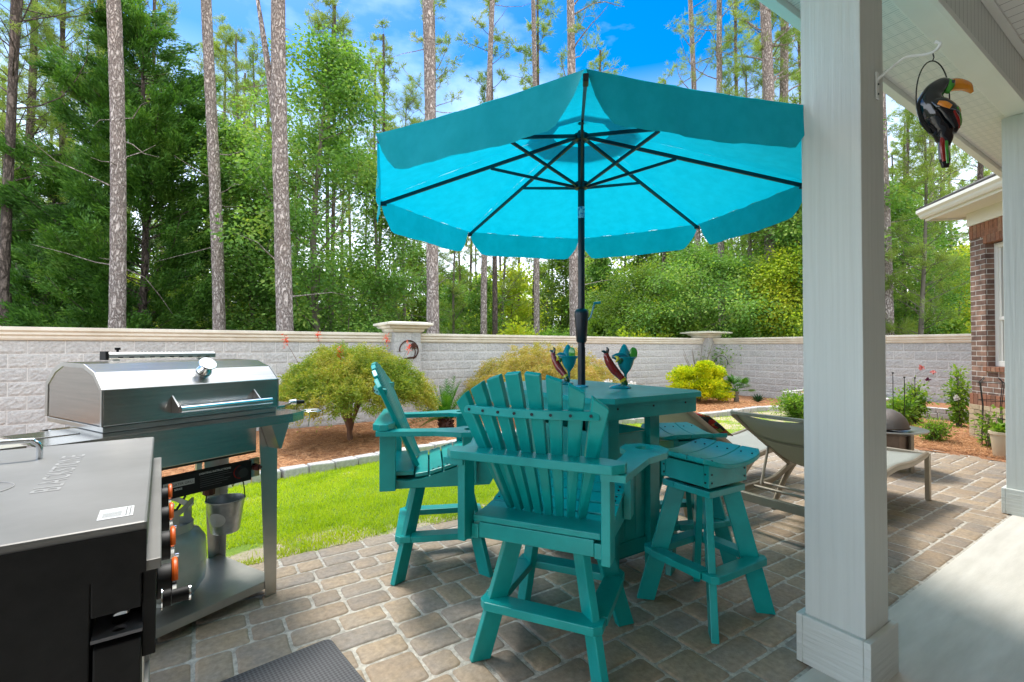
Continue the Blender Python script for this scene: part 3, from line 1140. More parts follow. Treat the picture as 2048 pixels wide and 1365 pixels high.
# ------------------------------------------------------------------ brick house
BR = bpy.data.materials.new('brick_wall')
BR.use_nodes = True
n, l, p = nodes_of(BR)
p.inputs["Roughness"].default_value = 0.85
t = n.new("ShaderNodeTexCoord")
sp = n.new("ShaderNodeSeparateXYZ")
l.new(t.outputs["Object"], sp.inputs[0])
ad = n.new("ShaderNodeMath"); ad.operation = 'ADD'
l.new(sp.outputs[0], ad.inputs[0]); l.new(sp.outputs[1], ad.inputs[1])
cb = n.new("ShaderNodeCombineXYZ")
l.new(ad.outputs[0], cb.inputs[0]); l.new(sp.outputs[2], cb.inputs[1])
bt = n.new("ShaderNodeTexBrick")
bt.inputs["Scale"].default_value = 1.0
bt.inputs["Brick Width"].default_value = 0.205
bt.inputs["Row Height"].default_value = 0.075
bt.inputs["Mortar Size"].default_value = 0.006
bt.inputs["Mortar Smooth"].default_value = 0.2
bt.inputs["Bias"].default_value = -0.1
bt.inputs["Color1"].default_value = (0.15, 0.085, 0.065, 1)
bt.inputs["Color2"].default_value = (0.34, 0.20, 0.14, 1)
bt.inputs["Mortar"].default_value = (0.55, 0.52, 0.47, 1)
l.new(cb.outputs[0], bt.inputs["Vector"])
nz = n.new("ShaderNodeTexNoise"); nz.inputs["Scale"].default_value = 9; nz.inputs["Detail"].default_value = 8
l.new(t.outputs["Object"], nz.inputs["Vector"])
hv = n.new("ShaderNodeMapRange"); hv.inputs["From Min"].default_value = .3; hv.inputs["From Max"].default_value = .7
hv.inputs["To Min"].default_value = .65; hv.inputs["To Max"].default_value = 1.35
l.new(nz.outputs[0], hv.inputs[0])
hsv = n.new("ShaderNodeHueSaturation")
l.new(hv.outputs[0], hsv.inputs["Value"]); l.new(bt.outputs["Color"], hsv.inputs["Color"])
l.new(hsv.outputs[0], p.inputs["Base Color"])
bp = n.new("ShaderNodeBump"); bp.inputs["Strength"].default_value = 0.8; bp.inputs["Distance"].default_value = 0.008; bp.invert = True
l.new(bt.outputs["Fac"], bp.inputs["Height"]); l.new(bp.outputs[0], p.inputs["Normal"])
M['brick'] = BR
M['soldier'] = ramp_mat('soldier_brick', [(0.16, 0.09, 0.065), (0.33, 0.15, 0.09), (0.24, 0.12, 0.08), (0.42, 0.25, 0.16)], 0.85, 40, 0.6, 0.2, 0.2, 0.005)
M['buffbrick'] = ramp_mat('buff_foundation_brick', [(0.46, 0.36, 0.22), (0.56, 0.45, 0.29), (0.40, 0.31, 0.20)], 0.85, 40, 0.6, 0.2, 0.2, 0.005)

# local x runs from the far corner towards the porch, face looks towards -y(local)
hs_ = empty('brick_house', (9.78, 2.18, 0), R(-135), 'brick house corner with white gutter and window at the right', 'house')
# in this frame local +x points back towards the porch; the visible face is local -y... flipped below
FZ = 3.16
W0, W1, WZ0, WZ1 = 0.29, 1.25, 1.05, 2.84
b = MB()
b.box(0, W0, 0, 0.4, 0.44, FZ)
b.box(W0, W1, 0, 0.4, 0.44, WZ0 - .075)
b.box(W0, W1, 0, 0.4, WZ1 + .2, FZ)
b.box(W1, 5.2, 0, 0.4, 0.44, FZ)
b.build('wall', M['brick'], hs_, recalc=False)
MB().box(0.4, 6.0, 0.4, 0.8, -.1, FZ).build('inner_wall', M['brick'], hs_, recalc=False)
MB().box(-.002, 0.2, 0.402, 6.0, -.1, FZ).build('side_wall', M['brick'], hs_, recalc=False)
b = MB()   # upright soldier course over the window and at the top
x = W0 - .02
while x < W1 + .05:
    b.box(x, x + .07, -.012, .1, WZ1 + .003, WZ1 + .2)
    x += .078
x = 0.0
while x < 5.0:
    b.box(x, x + .07, -.014, .05, FZ - .2, FZ)
    x += .078
b.build('soldier_course', M['soldier'], hs_, bevel=0.003)
b = MB()
x = -.012
while x < 5.0:
    b.box(x, x + .075, -.022, .1, 0.44, 0.64)
    x += .083
b.build('water_table', M['soldier'], hs_, bevel=0.003)
b = MB()
x = W0 - .02
while x < W1 + .05:
    b.box(x, x + .07, -.035, .12, WZ0 - .07, WZ0)
    x += .078
b.build('window_sill', M['soldier'], hs_, bevel=0.003)
b = MB()
z = -.2
r = 0
while z < .42:
    x = -.015 - (0.1 if r % 2 else 0)
    while x < 5.0:
        b.box(max(x, -.02), x + .2, -.03, .3, z, z + .068)
        x += .208
    z += .076; r += 1
b.build('foundation', M['buffbrick'], hs_, bevel=0.003)
wn = MB()
wn.box(W0 + .003, W0 + .07, .11, .17, WZ0 + .003, WZ1 - .003)
wn.box(W1 - .07, W1 - .003, .11, .17, WZ0 + .003, WZ1 - .003)
wn.box(W0 + .071, W1 - .071, .11, .17, WZ1 - .08, WZ1 - .003)
wn.box(W0 + .071, W1 - .071, .10, .17, WZ0 + .003, WZ0 + .08)
wf = wn.build('window', M['gutter'], hs_, bevel=0.004)
wm = MB()
mz = 1.72
wm.box(W0 + .071, W1 - .071, .115, .165, mz, mz + .05)
wm.box(W0 + .072, W0 + .11, .12, .16, mz + .051, WZ1 - .081)
wm.box(W0 + .072, W0 + .11, .13, .165, WZ0 + .081, mz - .001)
wm.build('sash', M['gutter'], wf, bevel=0.002)
MB().box(W0 + .075, W1 - .075, .15, .156, WZ0 + .085, WZ1 - .085).build('pane', M['glass'], wf)
# eaves
OV = 0.45
b = MB()
b.box(-.02, 5.2, -.03, -.002, FZ + .002, FZ + .22)
b.box(-.22, 5.2, -OV + .02, -.031, FZ + .20, FZ + .22)
b.box(-.22, -.021, -.03, 5.0, FZ + .20, FZ + .22)
b.box(-.22, 5.2, -OV, -OV + .019, FZ + .17, FZ + .33)
b.box(-.245, -.221, -OV, 5.0, FZ + .17, FZ + .33)
b.build('eaves', M['gutter'], hs_, bevel=0.003)
gp = [(-OV - .005, FZ + .21), (-OV - .05, FZ + .21), (-OV - .075, FZ + .24), (-OV - .085, FZ + .27), (-OV - .12, FZ + .30), (-OV - .12, FZ + .345), (-OV - .105, FZ + .345), (-OV - .02, FZ + .335), (-OV - .005, FZ + .335)]
MB().prism(gp, -.26, 5.2, axis='x').build('gutter', M['gutter'], hs_, smooth=False, bevel=0.002)
b = MB()
b.v = [(-.27, -OV - .1, FZ + .35), (5.3, -OV - .1, FZ + .35), (5.3, 2.6, FZ + 1.9), (2.3, 2.6, FZ + 1.9), (-.27, 5.2, FZ + .35), (2.3, 5.2, FZ + 1.9)]
b.f = [(0, 1, 2, 3), (0, 3, 5, 4)]; b.m = [0, 0]
ro = b.build('roof', M['shingle'], hs_, recalc=False)
sl = ro.modifiers.new('thick', 'SOLIDIFY'); sl.thickness = 0.03; sl.offset = 1
# rear wall of the house behind the porch
MB().box(-4, 9, -3.5, -3.22, -.1, 3.6)
hb = empty('house_back_wall', (2.5, -3.3, 0), 0, 'brick back wall of the house closing the porch behind the viewer', 'house wall')
MB().box(-7, 7, -.15, .1, 0.006, 3.5).build('wall', M['brick'], hb, recalc=False)


# ------------------------------------------------------------------ screws helper
def dots(b, pts, r=0.006, n=8, axis=(0, 0, 1), h=0.0025):
    a = Vector(axis).normalized()
    for p in pts:
        p = Vector(p)
        b.tube([p - a * h, p + a * h], r, n)


# ------------------------------------------------------------------ bar height garden chair
def make_chair():
    T = M['teal']
    root = empty('adirondack_chair')
    for sx_ in (-1, 1):
        for sy_ in (1, -1):
            p0 = Vector((sx_ * .262, sy_ * .252, 0)); p1 = Vector((sx_ * .148, sy_ * .138, .505))
            rad = Vector((sx_ * .262, sy_ * .252, 0)).normalized()
            d = (p1 - p0).normalized()
            tang = Vector((-rad.y, rad.x, 0))
            b = MB()
            vs = []
            for p in (p0, p1):
                for a, c in ((-1, -1), (1, -1), (1, 1), (-1, 1)):
                    vs.append(p + rad * a * .043 + tang * c * .018)
            b.add(vs, [(0, 1, 2, 3), (7, 6, 5, 4), (0, 4, 5, 1), (1, 5, 6, 2), (2, 6, 7, 3), (3, 7, 4, 0)])
            b.build('leg', T, root, bevel=0.004)
    zf = .235
    for (x0, x1, y0, y1) in ((-.265, .265, -.27, -.18), (-.265, .265, .18, .27), (-.27, -.18, -.178, .178), (.18, .27, -.178, .178)):
        c = .03
        if x1 - x0 > y1 - y0:
            sgn = 1 if y0 > 0 else -1
            ou = [(x0, y0 if sgn > 0 else y1), (x0, y1 - c if sgn > 0 else y0 + c), (x0 + c, y1 if sgn > 0 else y0), (x1 - c, y1 if sgn > 0 else y0), (x1, y1 - c if sgn > 0 else y0 + c), (x1, y0 if sgn > 0 else y1)]
        else:
            ou = [(x0, y0), (x1, y0), (x1, y1), (x0, y1)]
        MB().prism(ou, zf - .018, zf + .018).build('foot_rail', T, root, bevel=0.004)
    b = MB().box(-.19, .19, -.19, -.12, .505, .545).box(-.19, .19, .12, .19, .505, .545).box(-.19, -.12, -.119, .119, .506, .544).box(.12, .19, -.119, .119, .506, .544)
    b.build('swivel_base', T, root, bevel=0.003)
    MB().lathe([(.001, .545), (.15, .545), (.15, .558), (.001, .558)], 24).build('swivel_plate', M['black'], root)
    # seat skirts with shaped top
    sk = [(-.30, .53), (.27, .53), (.30, .58), (.30, .655), (.24, .668), (.12, .655), (0, .618), (-.12, .585), (-.20, .575), (-.30, .59)]
    for sgn in (-1, 1):
        x = sgn * .262
        MB().prism(sk, x - .017, x + .017, axis='x').build('side_skirt', T, root, bevel=0.004)
    MB().box(-.244, .244, .262, .298, .56, .655).build('front_skirt', T, root, bevel=0.004)
    MB().box(-.244, .244, -.298, -.262, .535, .60).build('rear_skirt', T, root, bevel=0.004)
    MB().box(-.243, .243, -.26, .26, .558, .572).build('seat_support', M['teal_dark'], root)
    ys = [-.12, -.04, .04, .12, .20, .275]
    scr = MB()
    for i, y in enumerate(ys):
        def zz(v):
            pts_ = [(-.30, .60), (-.12, .592), (0, .625), (.12, .662), (.24, .680), (.30, .668), (.34, .64)]
            for (a, za), (c, zc) in zip(pts_, pts_[1:]):
                if v <= c: return za + (zc - za) * (v - a) / (c - a)
            return .64
        a, c = y - .036, y + .036
        b = MB()
        b.add([(-.285, a, zz(a)), (.285, a, zz(a)), (.285, c, zz(c)), (-.285, c, zz(c)), (-.285, a, zz(a) + .022), (.285, a, zz(a) + .022), (.285, c, zz(c) + .022), (-.285, c, zz(c) + .022)],
              [(3, 2, 1, 0), (4, 5, 6, 7), (0, 1, 5, 4), (1, 2, 6, 5), (2, 3, 7, 6), (3, 0, 4, 7)])
        b.build('seat_slat', T, root, bevel=0.004)
        for sx_ in (-1, 1):
            dots(scr, [(sx_ * .262, y - .015, zz(y - .015) + .0225), (sx_ * .262, y + .015, zz(y + .015) + .0225)], r=.005)
    # rear seat board on which the fan stands
    MB().prism([(-.27, -.30), (.27, -.30), (.27, -.165), (-.27, -.165)], .603, .628).build('rear_seat_board', T, root, bevel=0.004)
    # fan of eight back slats
    nS = 8
    for i in range(nS):
        k = (i - 3.5) / 3.5
        xb, xt = k * .158, k * .285
        yb, yt = -.150 - .018 * (1 - k * k), -.365 - .05 * (1 - k * k)
        zb, zt = .629, 1.235 - .105 * k * k
        p0, p1 = Vector((xb, yb, zb)), Vector((xt, yt, zt))
        ang = k * R(26)
        sd_ = Vector((math.cos(ang), math.sin(ang), 0))
        nn = (p1 - p0).cross(sd_).normalized()
        b = MB()
        vs = []
        for p, hw in ((p0, .0165), (p1, .0305)):
            for a, c in ((-1, -1), (1, -1), (1, 1), (-1, 1)):
                zc = (-.022 * k * a if p is p1 else 0)
                vs.append(p + sd_ * a * hw + nn * c * .0135 + Vector((0, 0, zc)))
        b.add(vs, [(0, 1, 2, 3), (7, 6, 5, 4), (0, 4, 5, 1), (1, 5, 6, 2), (2, 6, 7, 3), (3, 7, 4, 0)])
        b.build('back_slat', T, root, bevel=0.004)
    # curved brace behind the fan
    b = MB()
    outer, inner = [], []
    for i in range(13):
        k = -1.12 + 2.24 * i / 12
        f_ = (1.075 - .629) / (1.235 - .629)
        x = k * (.158 + (.285 - .158) * f_)
        y = -.150 + (-.365 + .150) * f_ - (.018 + .032 * f_) * (1 - k * k) - .013
        inner.append((x, y)); outer.append((x, y - .048))
    b.prism(inner + outer[::-1], 1.06, 1.095)
    b.build('back_brace', T, root, bevel=0.004)
    for i in range(nS):
        k = (i - 3.5) / 3.5
        f_ = (1.075 - .629) / (1.235 - .629)
        x = k * (.158 + (.285 - .158) * f_)
        y = -.150 + (-.365 + .150) * f_ - (.018 + .032 * f_) * (1 - k * k) - .013 - .048
        dots(scr, [(x, y - .001, 1.078)], r=.006, axis=(0, 1, 0))
    # rear arm rail, arms with cup holder, posts
    MB().prism([(-.37, -.30), (-.37, -.345), (-.33, -.385), (.33, -.385), (.37, -.345), (.37, -.30), (.28, -.27), (-.28, -.27)], .873, .908).build('arm_rail', T, root, bevel=0.004)
    for sgn in (-1, 1):
        ou = [(.285, -.365), (.375, -.365), (.415, -.05), (.475, .09), (.475, .17), (.43, .235), (.33, .245), (.275, .20), (.265, .12), (.305, .06), (.305, -.05)]
        hole = [(.37 + .042 * math.cos(a * math.pi / 8), .155 + .042 * math.sin(a * math.pi / 8)) for a in range(16)]
        ou = [(sgn * x, y) for x, y in ou]
        hole = [(sgn * x, y) for x, y in hole]
        MB().prism(ou, .846, .872, holes=[hole]).build('armrest', T, root, bevel=0.0)
        MB().box(min(sgn * .282, sgn * .317), max(sgn * .282, sgn * .317), -.35, -.262, .53, .872).build('rear_post', T, root, bevel=0.004)
        MB().box(min(sgn * .281, sgn * .316), max(sgn * .281, sgn * .316), .11, .19, .55, .846).build('front_post', T, root, bevel=0.004)
    scr.build('screws', M['screw'], root)
    return root


ch = make_chair()
ch.location = (1.367, 1.705, 0)
ch.rotation_euler = (0, 0, R(-56.6))
tag(ch, 'teal fan back bar chair nearest the camera, seen from behind', 'chair', 'teal fan back bar chairs')
c2 = copy_tree(ch)
c2.location = (1.285, 2.755, 0)
c2.rotation_euler = (0, 0, R(-113.4))
tag(c2, 'teal fan back bar chair seen from the side beside the lawn', 'chair', 'teal fan back bar chairs')


# ------------------------------------------------------------------ bar stool
def make_stool():
    T = M['teal']
    root = empty('bar_stool')
    for sx_ in (-1, 1):
        for sy_ in (1, -1):
            p0 = Vector((sx_ * .205, sy_ * .205, 0)); p1 = Vector((sx_ * .088, sy_ * .088, .625))
            rad = Vector((sx_, sy_, 0)).normalized()
            tang = Vector((-rad.y, rad.x, 0))
            vs = []
            for p in (p0, p1):
                for a, c in ((-1, -1), (1, -1), (1, 1), (-1, 1)):
                    vs.append(p + rad * a * .045 + tang * c * .0175)
            MB().add(vs, [(0, 1, 2, 3), (7, 6, 5, 4), (0, 4, 5, 1), (1, 5, 6, 2), (2, 6, 7, 3), (3, 7, 4, 0)]).build('leg', T, root, bevel=0.004)
    zf = .262
    for (ou) in ([(-.215, -.15), (-.215, -.2), (-.19, -.225), (.19, -.225), (.215, -.2), (.215, -.15)], [(-.215, .15), (.215, .15), (.215, .2), (.19, .225), (-.19, .225), (-.215, .2)],
                 [(-.225, -.148), (-.15, -.148), (-.15, .148), (-.225, .148)], [(.15, -.148), (.225, -.148), (.225, .148), (.15, .148)]):
        MB().prism(ou, zf - .018, zf + .018).build('foot_rail', T, root, bevel=0.004)
    b = MB().box(-.142, .142, -.142, -.07, .605, .638).box(-.142, .142, .07, .142, .605, .638).box(-.142, -.07, -.0695, .0695, .606, .637).box(.07, .142, -.0695, .0695, .606, .637)
    b.build('base_frame', T, root, bevel=0.003)
    MB().lathe([(.001, .638), (.12, .638), (.12, .655), (.001, .655)], 20).build('swivel_plate', M['black'], root)
    cv = [(-.15, .655), (.15, .655)] + [(x_ / 100, .7472 + .040 * (abs(x_) / 22) ** 2) for x_ in (15, 11, 7, 3, -3, -7, -11, -15)]
    b = MB().prism(cv, -.145, -.115, axis='y').prism(cv, .115, .145, axis='y')
    b.box(-.15, -.12, -.1145, .1145, .656, .758).box(.12, .15, -.1145, .1145, .656, .758)
    b.build('seat_box', T, root, bevel=0.003)
    # dished seat of four boards, ends raised
    scr = MB()
    dots(scr, [(x, -.146, z) for x in (-.13, .13) for z in (.68, .72)], r=.005, axis=(0, 1, 0))
    dots(scr, [(-.151, y, z) for y in (-.125, .125) for z in (.68, .72)], r=.005, axis=(1, 0, 0))
    ysp = [-.205, -.072, .072, .205]

    def zt(x):
        return .748 + .040 * (abs(x) / .22) ** 2
    for i in range(3):
        a, c = ysp[i] + .002, ysp[i + 1] - .002
        b = MB()
        nx_ = 12
        top, bot = [], []
        for k in range(nx_ + 1):
            x = -.22 + .44 * k / nx_
            ins = .035 if k in (0, nx_) else (0.008 if k in (1, nx_ - 1) else 0)
            aa = a + (ins if i == 0 else 0); cc = c - (ins if i == 2 else 0)
            b.v += [(x, aa, zt(x)), (x, cc, zt(x)), (x, cc, zt(x) + .024), (x, aa, zt(x) + .024)]
        for k in range(nx_):
            for q in range(4):
                q2 = (q + 1) % 4
                b.f.append((k * 4 + q, k * 4 + q2, k * 4 + 4 + q2, k * 4 + 4 + q)); b.m.append(0)
        b.f += [(0, 1, 2, 3), tuple(nx_ * 4 + q for q in (3, 2, 1, 0))]; b.m += [0, 0]
        b.build('seat_board', T, root, bevel=0.004, smooth=True)
        for x in (-.16, .16):
            dots(scr, [(x, (a + c) / 2 + .03, zt(x) + .025), (x, (a + c) / 2 - .03, zt(x) + .025)], r=.005)
    scr.build('screws', M['screw'], root)
    return root


st = make_stool()
st.location = (2.186, 1.517, 0)
st.rotation_euler = (0, 0, R(-2))
tag(st, 'teal backless bar stool with dished seat, standing in front of the table', 'stool', 'teal bar stools')
s2 = copy_tree(st)
s2.location = (2.60, 1.955, 0)
s2.rotation_euler = (0, 0, R(68))
tag(s2, 'teal backless bar stool mostly hidden behind the table', 'stool', 'teal bar stools')

# ------------------------------------------------------------------ table
TX, TY = 2.118, 2.375
tb = empty('bar_table', (TX, TY, 0), 0, 'teal bar height table with panelled pedestal under the umbrella', 'table')
hx, hy, cf = .44, .65, .085
ou = [(-hx + cf, -hy), (hx - cf, -hy), (hx, -hy + cf), (hx, hy - cf), (hx - cf, hy), (-hx + cf, hy), (-hx, hy - cf), (-hx, -hy + cf)]
hole = [(.03 * math.cos(a * math.pi / 8), .03 * math.sin(a * math.pi / 8)) for a in range(16)]
MB().prism(ou, 1.04, 1.068, holes=[hole]).build('tabletop', M['teal'], tb, bevel=0.0)
b = MB()
ax, ay = hx - .055, hy - .055
b.box(-ax, ax, -ay, -ay + .03, .945, 1.04).box(-ax, ax, ay - .03, ay, .945, 1.04).box(-ax, -ax + .03, -ay + .031, ay - .031, .945, 1.04).box(ax - .03, ax, -ay + .031, ay - .031, .945, 1.04)
b.build('apron', M['teal'], tb, bevel=0.003)
px_, py_ = .215, .46
for sx_ in (-1, 1):
    for sy_ in (-1, 1):
        b = MB().box(min(sx_ * px_, sx_ * (px_ - .085)), max(sx_ * px_, sx_ * (px_ - .085)), min(sy_ * py_, sy_ * (py_ - .045)), max(sy_ * py_, sy_ * (py_ - .045)), 0.0, .944)
        b.build('leg', M['teal'], tb, bevel=0.003)
for sy_ in (-1, 1):
    y = sy_ * (py_ - .03)
    y0, y1 = sorted((y, y - sy_ * .022))
    MB().box(-.129, .129, y0, y1, .74, .83).build('rail', M['teal'], tb, bevel=0.003)
    MB().box(-.129, .129, y0, y1, .12, .2).build('rail', M['teal'], tb, bevel=0.003)
    b = MB()
    for k in range(3):
        b.box(-.128 + k * .0857, -.128 + (k + 1) * .0857 - .004, min(y - sy_ * .008, y - sy_ * .02), max(y - sy_ * .008, y - sy_ * .02), .2005, .7395)
    b.build('panel', M['teal'], tb, bevel=0.002)
for sx_ in (-1, 1):
    x = sx_ * (px_ - .02)
    x0, x1 = sorted((x, x - sx_ * .022))
    MB().box(x0, x1, -.414, .414, .74, .83).build('rail', M['teal'], tb, bevel=0.003)
    MB().box(x0, x1, -.414, .414, .12, .2).build('rail', M['teal'], tb, bevel=0.003)
    b = MB()
    for k in range(8):
        b.box(min(x - sx_ * .006, x - sx_ * .018), max(x - sx_ * .006, x - sx_ * .018), -.412 + k * .103, -.412 + (k + 1) * .103 - .004, .2005, .7395)
    b.build('panel', M['teal'], tb, bevel=0.002)
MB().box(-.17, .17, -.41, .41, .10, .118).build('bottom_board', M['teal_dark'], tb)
b = MB()
dots(b, [(x, -ay - .001, z) for x in (-.28, .0, .28) for z in (1.005,)], r=.006, axis=(0, 1, 0))
b.build('screws', M['screw'], tb)
MB().lathe([(.026, 0), (.045, 0), (.045, .008), (.03, .014), (.026, .014)], 20, c=(0, 0, 1.0685)).build('umbrella_collar', mat('blue_ring', (.05, .38, .5), .35), tb, smooth=True)

# ------------------------------------------------------------------ umbrella
UX, UY = TX, TY
um = empty('patio_umbrella', (UX, UY, 0), R(-33.4 - 7.6), 'large bright turquoise market umbrella standing in the bar table', 'umbrella')
# local +y points away from the viewer, so one rib points straight ahead
RR, ZR, ZA, ZH = 1.40, 2.37, 2.80, 2.735
MB().tube([(0, 0, 1.09), (0, 0, 2.77)], .0225, 16).build('pole', M['pole'], um, smooth=True)
MB().tube([(0, 0, .12), (0, 0, 1.33)], .0255, 16).build('lower_pole', M['pole'], um, smooth=True)
MB().lathe([(.001, .12), (.13, .12), (.13, .165), (.05, .19), (.04, .30), (.028, .31)], 28).build('base', M['black'], um, smooth=True)
MB().lathe([(.026, 1.36), (.034, 1.37), (.040, 1.46), (.047, 1.545), (.047, 1.565), (.036, 1.58), (.0235, 1.585)], 20).build('crank_housing', M['pole'], um, smooth=True)
MB().tube([(.03, -.01, 1.50), (.06, -.02, 1.53), (.085, -.02, 1.62)], .007, 8).tube([(.078, -.02, 1.618), (.125, -.02, 1.624)], .009, 8).build('crank_handle', M['tealgl'], um, smooth=True)
MB().lathe([(.0232, 2.185), (.0232, 2.262)], 20).build('sticker', mat('umbrella_label', (.35, .62, .72), .5, c2=(.02, .2, .42), scale=60, contrast=(.45, .55)), um, smooth=True)
MB().lathe([(.024, 2.38), (.045, 2.385), (.045, 2.425), (.024, 2.43)], 16).build('runner', M['pole'], um, smooth=True)
MB().lathe([(.024, 2.70), (.05, 2.705), (.05, 2.745), (.024, 2.755)], 16).build('hub', M['pole'], um, smooth=True)


def rimdir(k):
    a = R(45 * k + 90)
    return Vector((math.cos(a), math.sin(a), 0))


for k in range(8):
    d = rimdir(k)
    tip = d * (RR - .01) + Vector((0, 0, ZR - .03))
    root_ = d * .045 + Vector((0, 0, ZH - .01))
    mid = root_.lerp(tip, .42)
    rb = MB().bar(root_, tip, .014, .022).build('rib', M['pole'], um)
    MB().bar(d * .045 + Vector((0, 0, 2.40)), mid + Vector((0, 0, -.012)), .012, .018).build('strut', M['pole'], um)
    MB().bar(tip - d * .035, tip + d * .012, .022, .03).build('rib_tip', M['pole'], um, bevel=.004)


def canopy():
    rnd = random.Random(9)
    b = MB()
    r0, nr, na = .20, 12, 14
    for k in range(8):
        A, B = rimdir(k), rimdir(k + 1)
        idx = []
        for i in range(nr + 1):
            f_ = i / nr
            row = []
            for j in range(na + 1):
                g = j / na
                e = 4 * g * (1 - g)
                rr = r0 + (RR - r0) * f_
                pnt = (A * (1 - g) + B * g) * rr
                z = ZA - .055 - (ZA - .055 - ZR) * f_ - .040 * e * f_ * (1 - .75 * f_) + .0055 * f_ * math.sin(g * 31 + k * 2 + 2 * f_) * e + .012 * math.sin(f_ * 3.1) + rnd.uniform(-.0012, .0012)
                shrink = 1 - .004 * e * f_
                row.append(len(b.v)); b.v.append((pnt.x * shrink, pnt.y * shrink, z))
            idx.append(row)
        for i in range(nr):
            for j in range(na):
                b.f.append((idx[i][j], idx[i][j + 1], idx[i + 1][j + 1], idx[i + 1][j])); b.m.append(0)
    o = b.build('canopy', M['canopy'], um, smooth=True, recalc=False)
    for k in range(8):
        A, B = rimdir(k), rimdir(k + 1)
        out = (A + B).normalized()
        b = MB()
        na, nz_ = 28, 7
        ph = rnd.uniform(0, 6)
        for j in range(na + 1):
            g = j / na
            e = 4 * g * (1 - g)
            top = (A * (1 - g) + B * g) * RR * (1 - .004 * e)
            zt = ZR - .040 * e * .25 + .001
            q = min(g, 1 - g)
            depth = .200 * (.03 + .97 * min(1.0, q / .115) ** .62)
            for i in range(nz_ + 1):
                f_ = i / nz_
                rip = (.014 * math.sin(g * 13 + ph) + .006 * math.sin(g * 37 + ph * 2) + .003 * math.sin(g * 83 + ph)) * f_ * (1 - .3 * f_)
                pp = top + out * (rip + .012 * f_) - (A * (.5 - g) * 2 * .03 * f_ if g < .5 else B * (g - .5) * 2 * .03 * f_) * 0
                b.v.append((pp.x, pp.y, zt - depth * f_))
        for j in range(na):
            for i in range(nz_):
                q = j * (nz_ + 1) + i
                b.f.append((q, q + 1, q + nz_ + 2, q + nz_ + 1)); b.m.append(0)
        b.build('valance', M['canopy'], um, smooth=True, recalc=False)
    b = MB()
    for i in range(6):
        r = .38 * i / 5 + .002
        for k in range(8):
            d = rimdir(k) * r
            b.v.append((d.x, d.y, ZA + .03 - .27 * r))
    for i in range(5):
        for k in range(8):
            k2 = (k + 1) % 8
            b.f.append((i * 8 + k, i * 8 + k2, (i + 1) * 8 + k2, (i + 1) * 8 + k)); b.m.append(0)
    b.build('vent', M['vent'], um, smooth=False, recalc=False)


canopy()
MB().lathe([(.001, ZA + .09), (.02, ZA + .08), (.026, ZA + .05), (.02, ZA + .02)], 12).build('finial', M['pole'], um, smooth=True)


# ------------------------------------------------------------------ bird figurines on the table
def smooth_path(pts, rads, n=5):
    P, Q = [], []
    pts = [Vector(p) for p in pts]
    for i in range(len(pts) - 1):
        a, b_, c, d = pts[max(i - 1, 0)], pts[i], pts[i + 1], pts[min(i + 2, len(pts) - 1)]
        for k in range(n):
            t_ = k / n
            P.append(.5 * ((2 * b_) + (c - a) * t_ + (2 * a - 5 * b_ + 4 * c - d) * t_ ** 2 + (3 * b_ - a - 3 * c + d) * t_ ** 3))
            Q.append(rads[i] + (rads[i + 1] - rads[i]) * (t_ * t_ * (3 - 2 * t_)))
    P.append(pts[-1]); Q.append(rads[-1])
    return P, Q


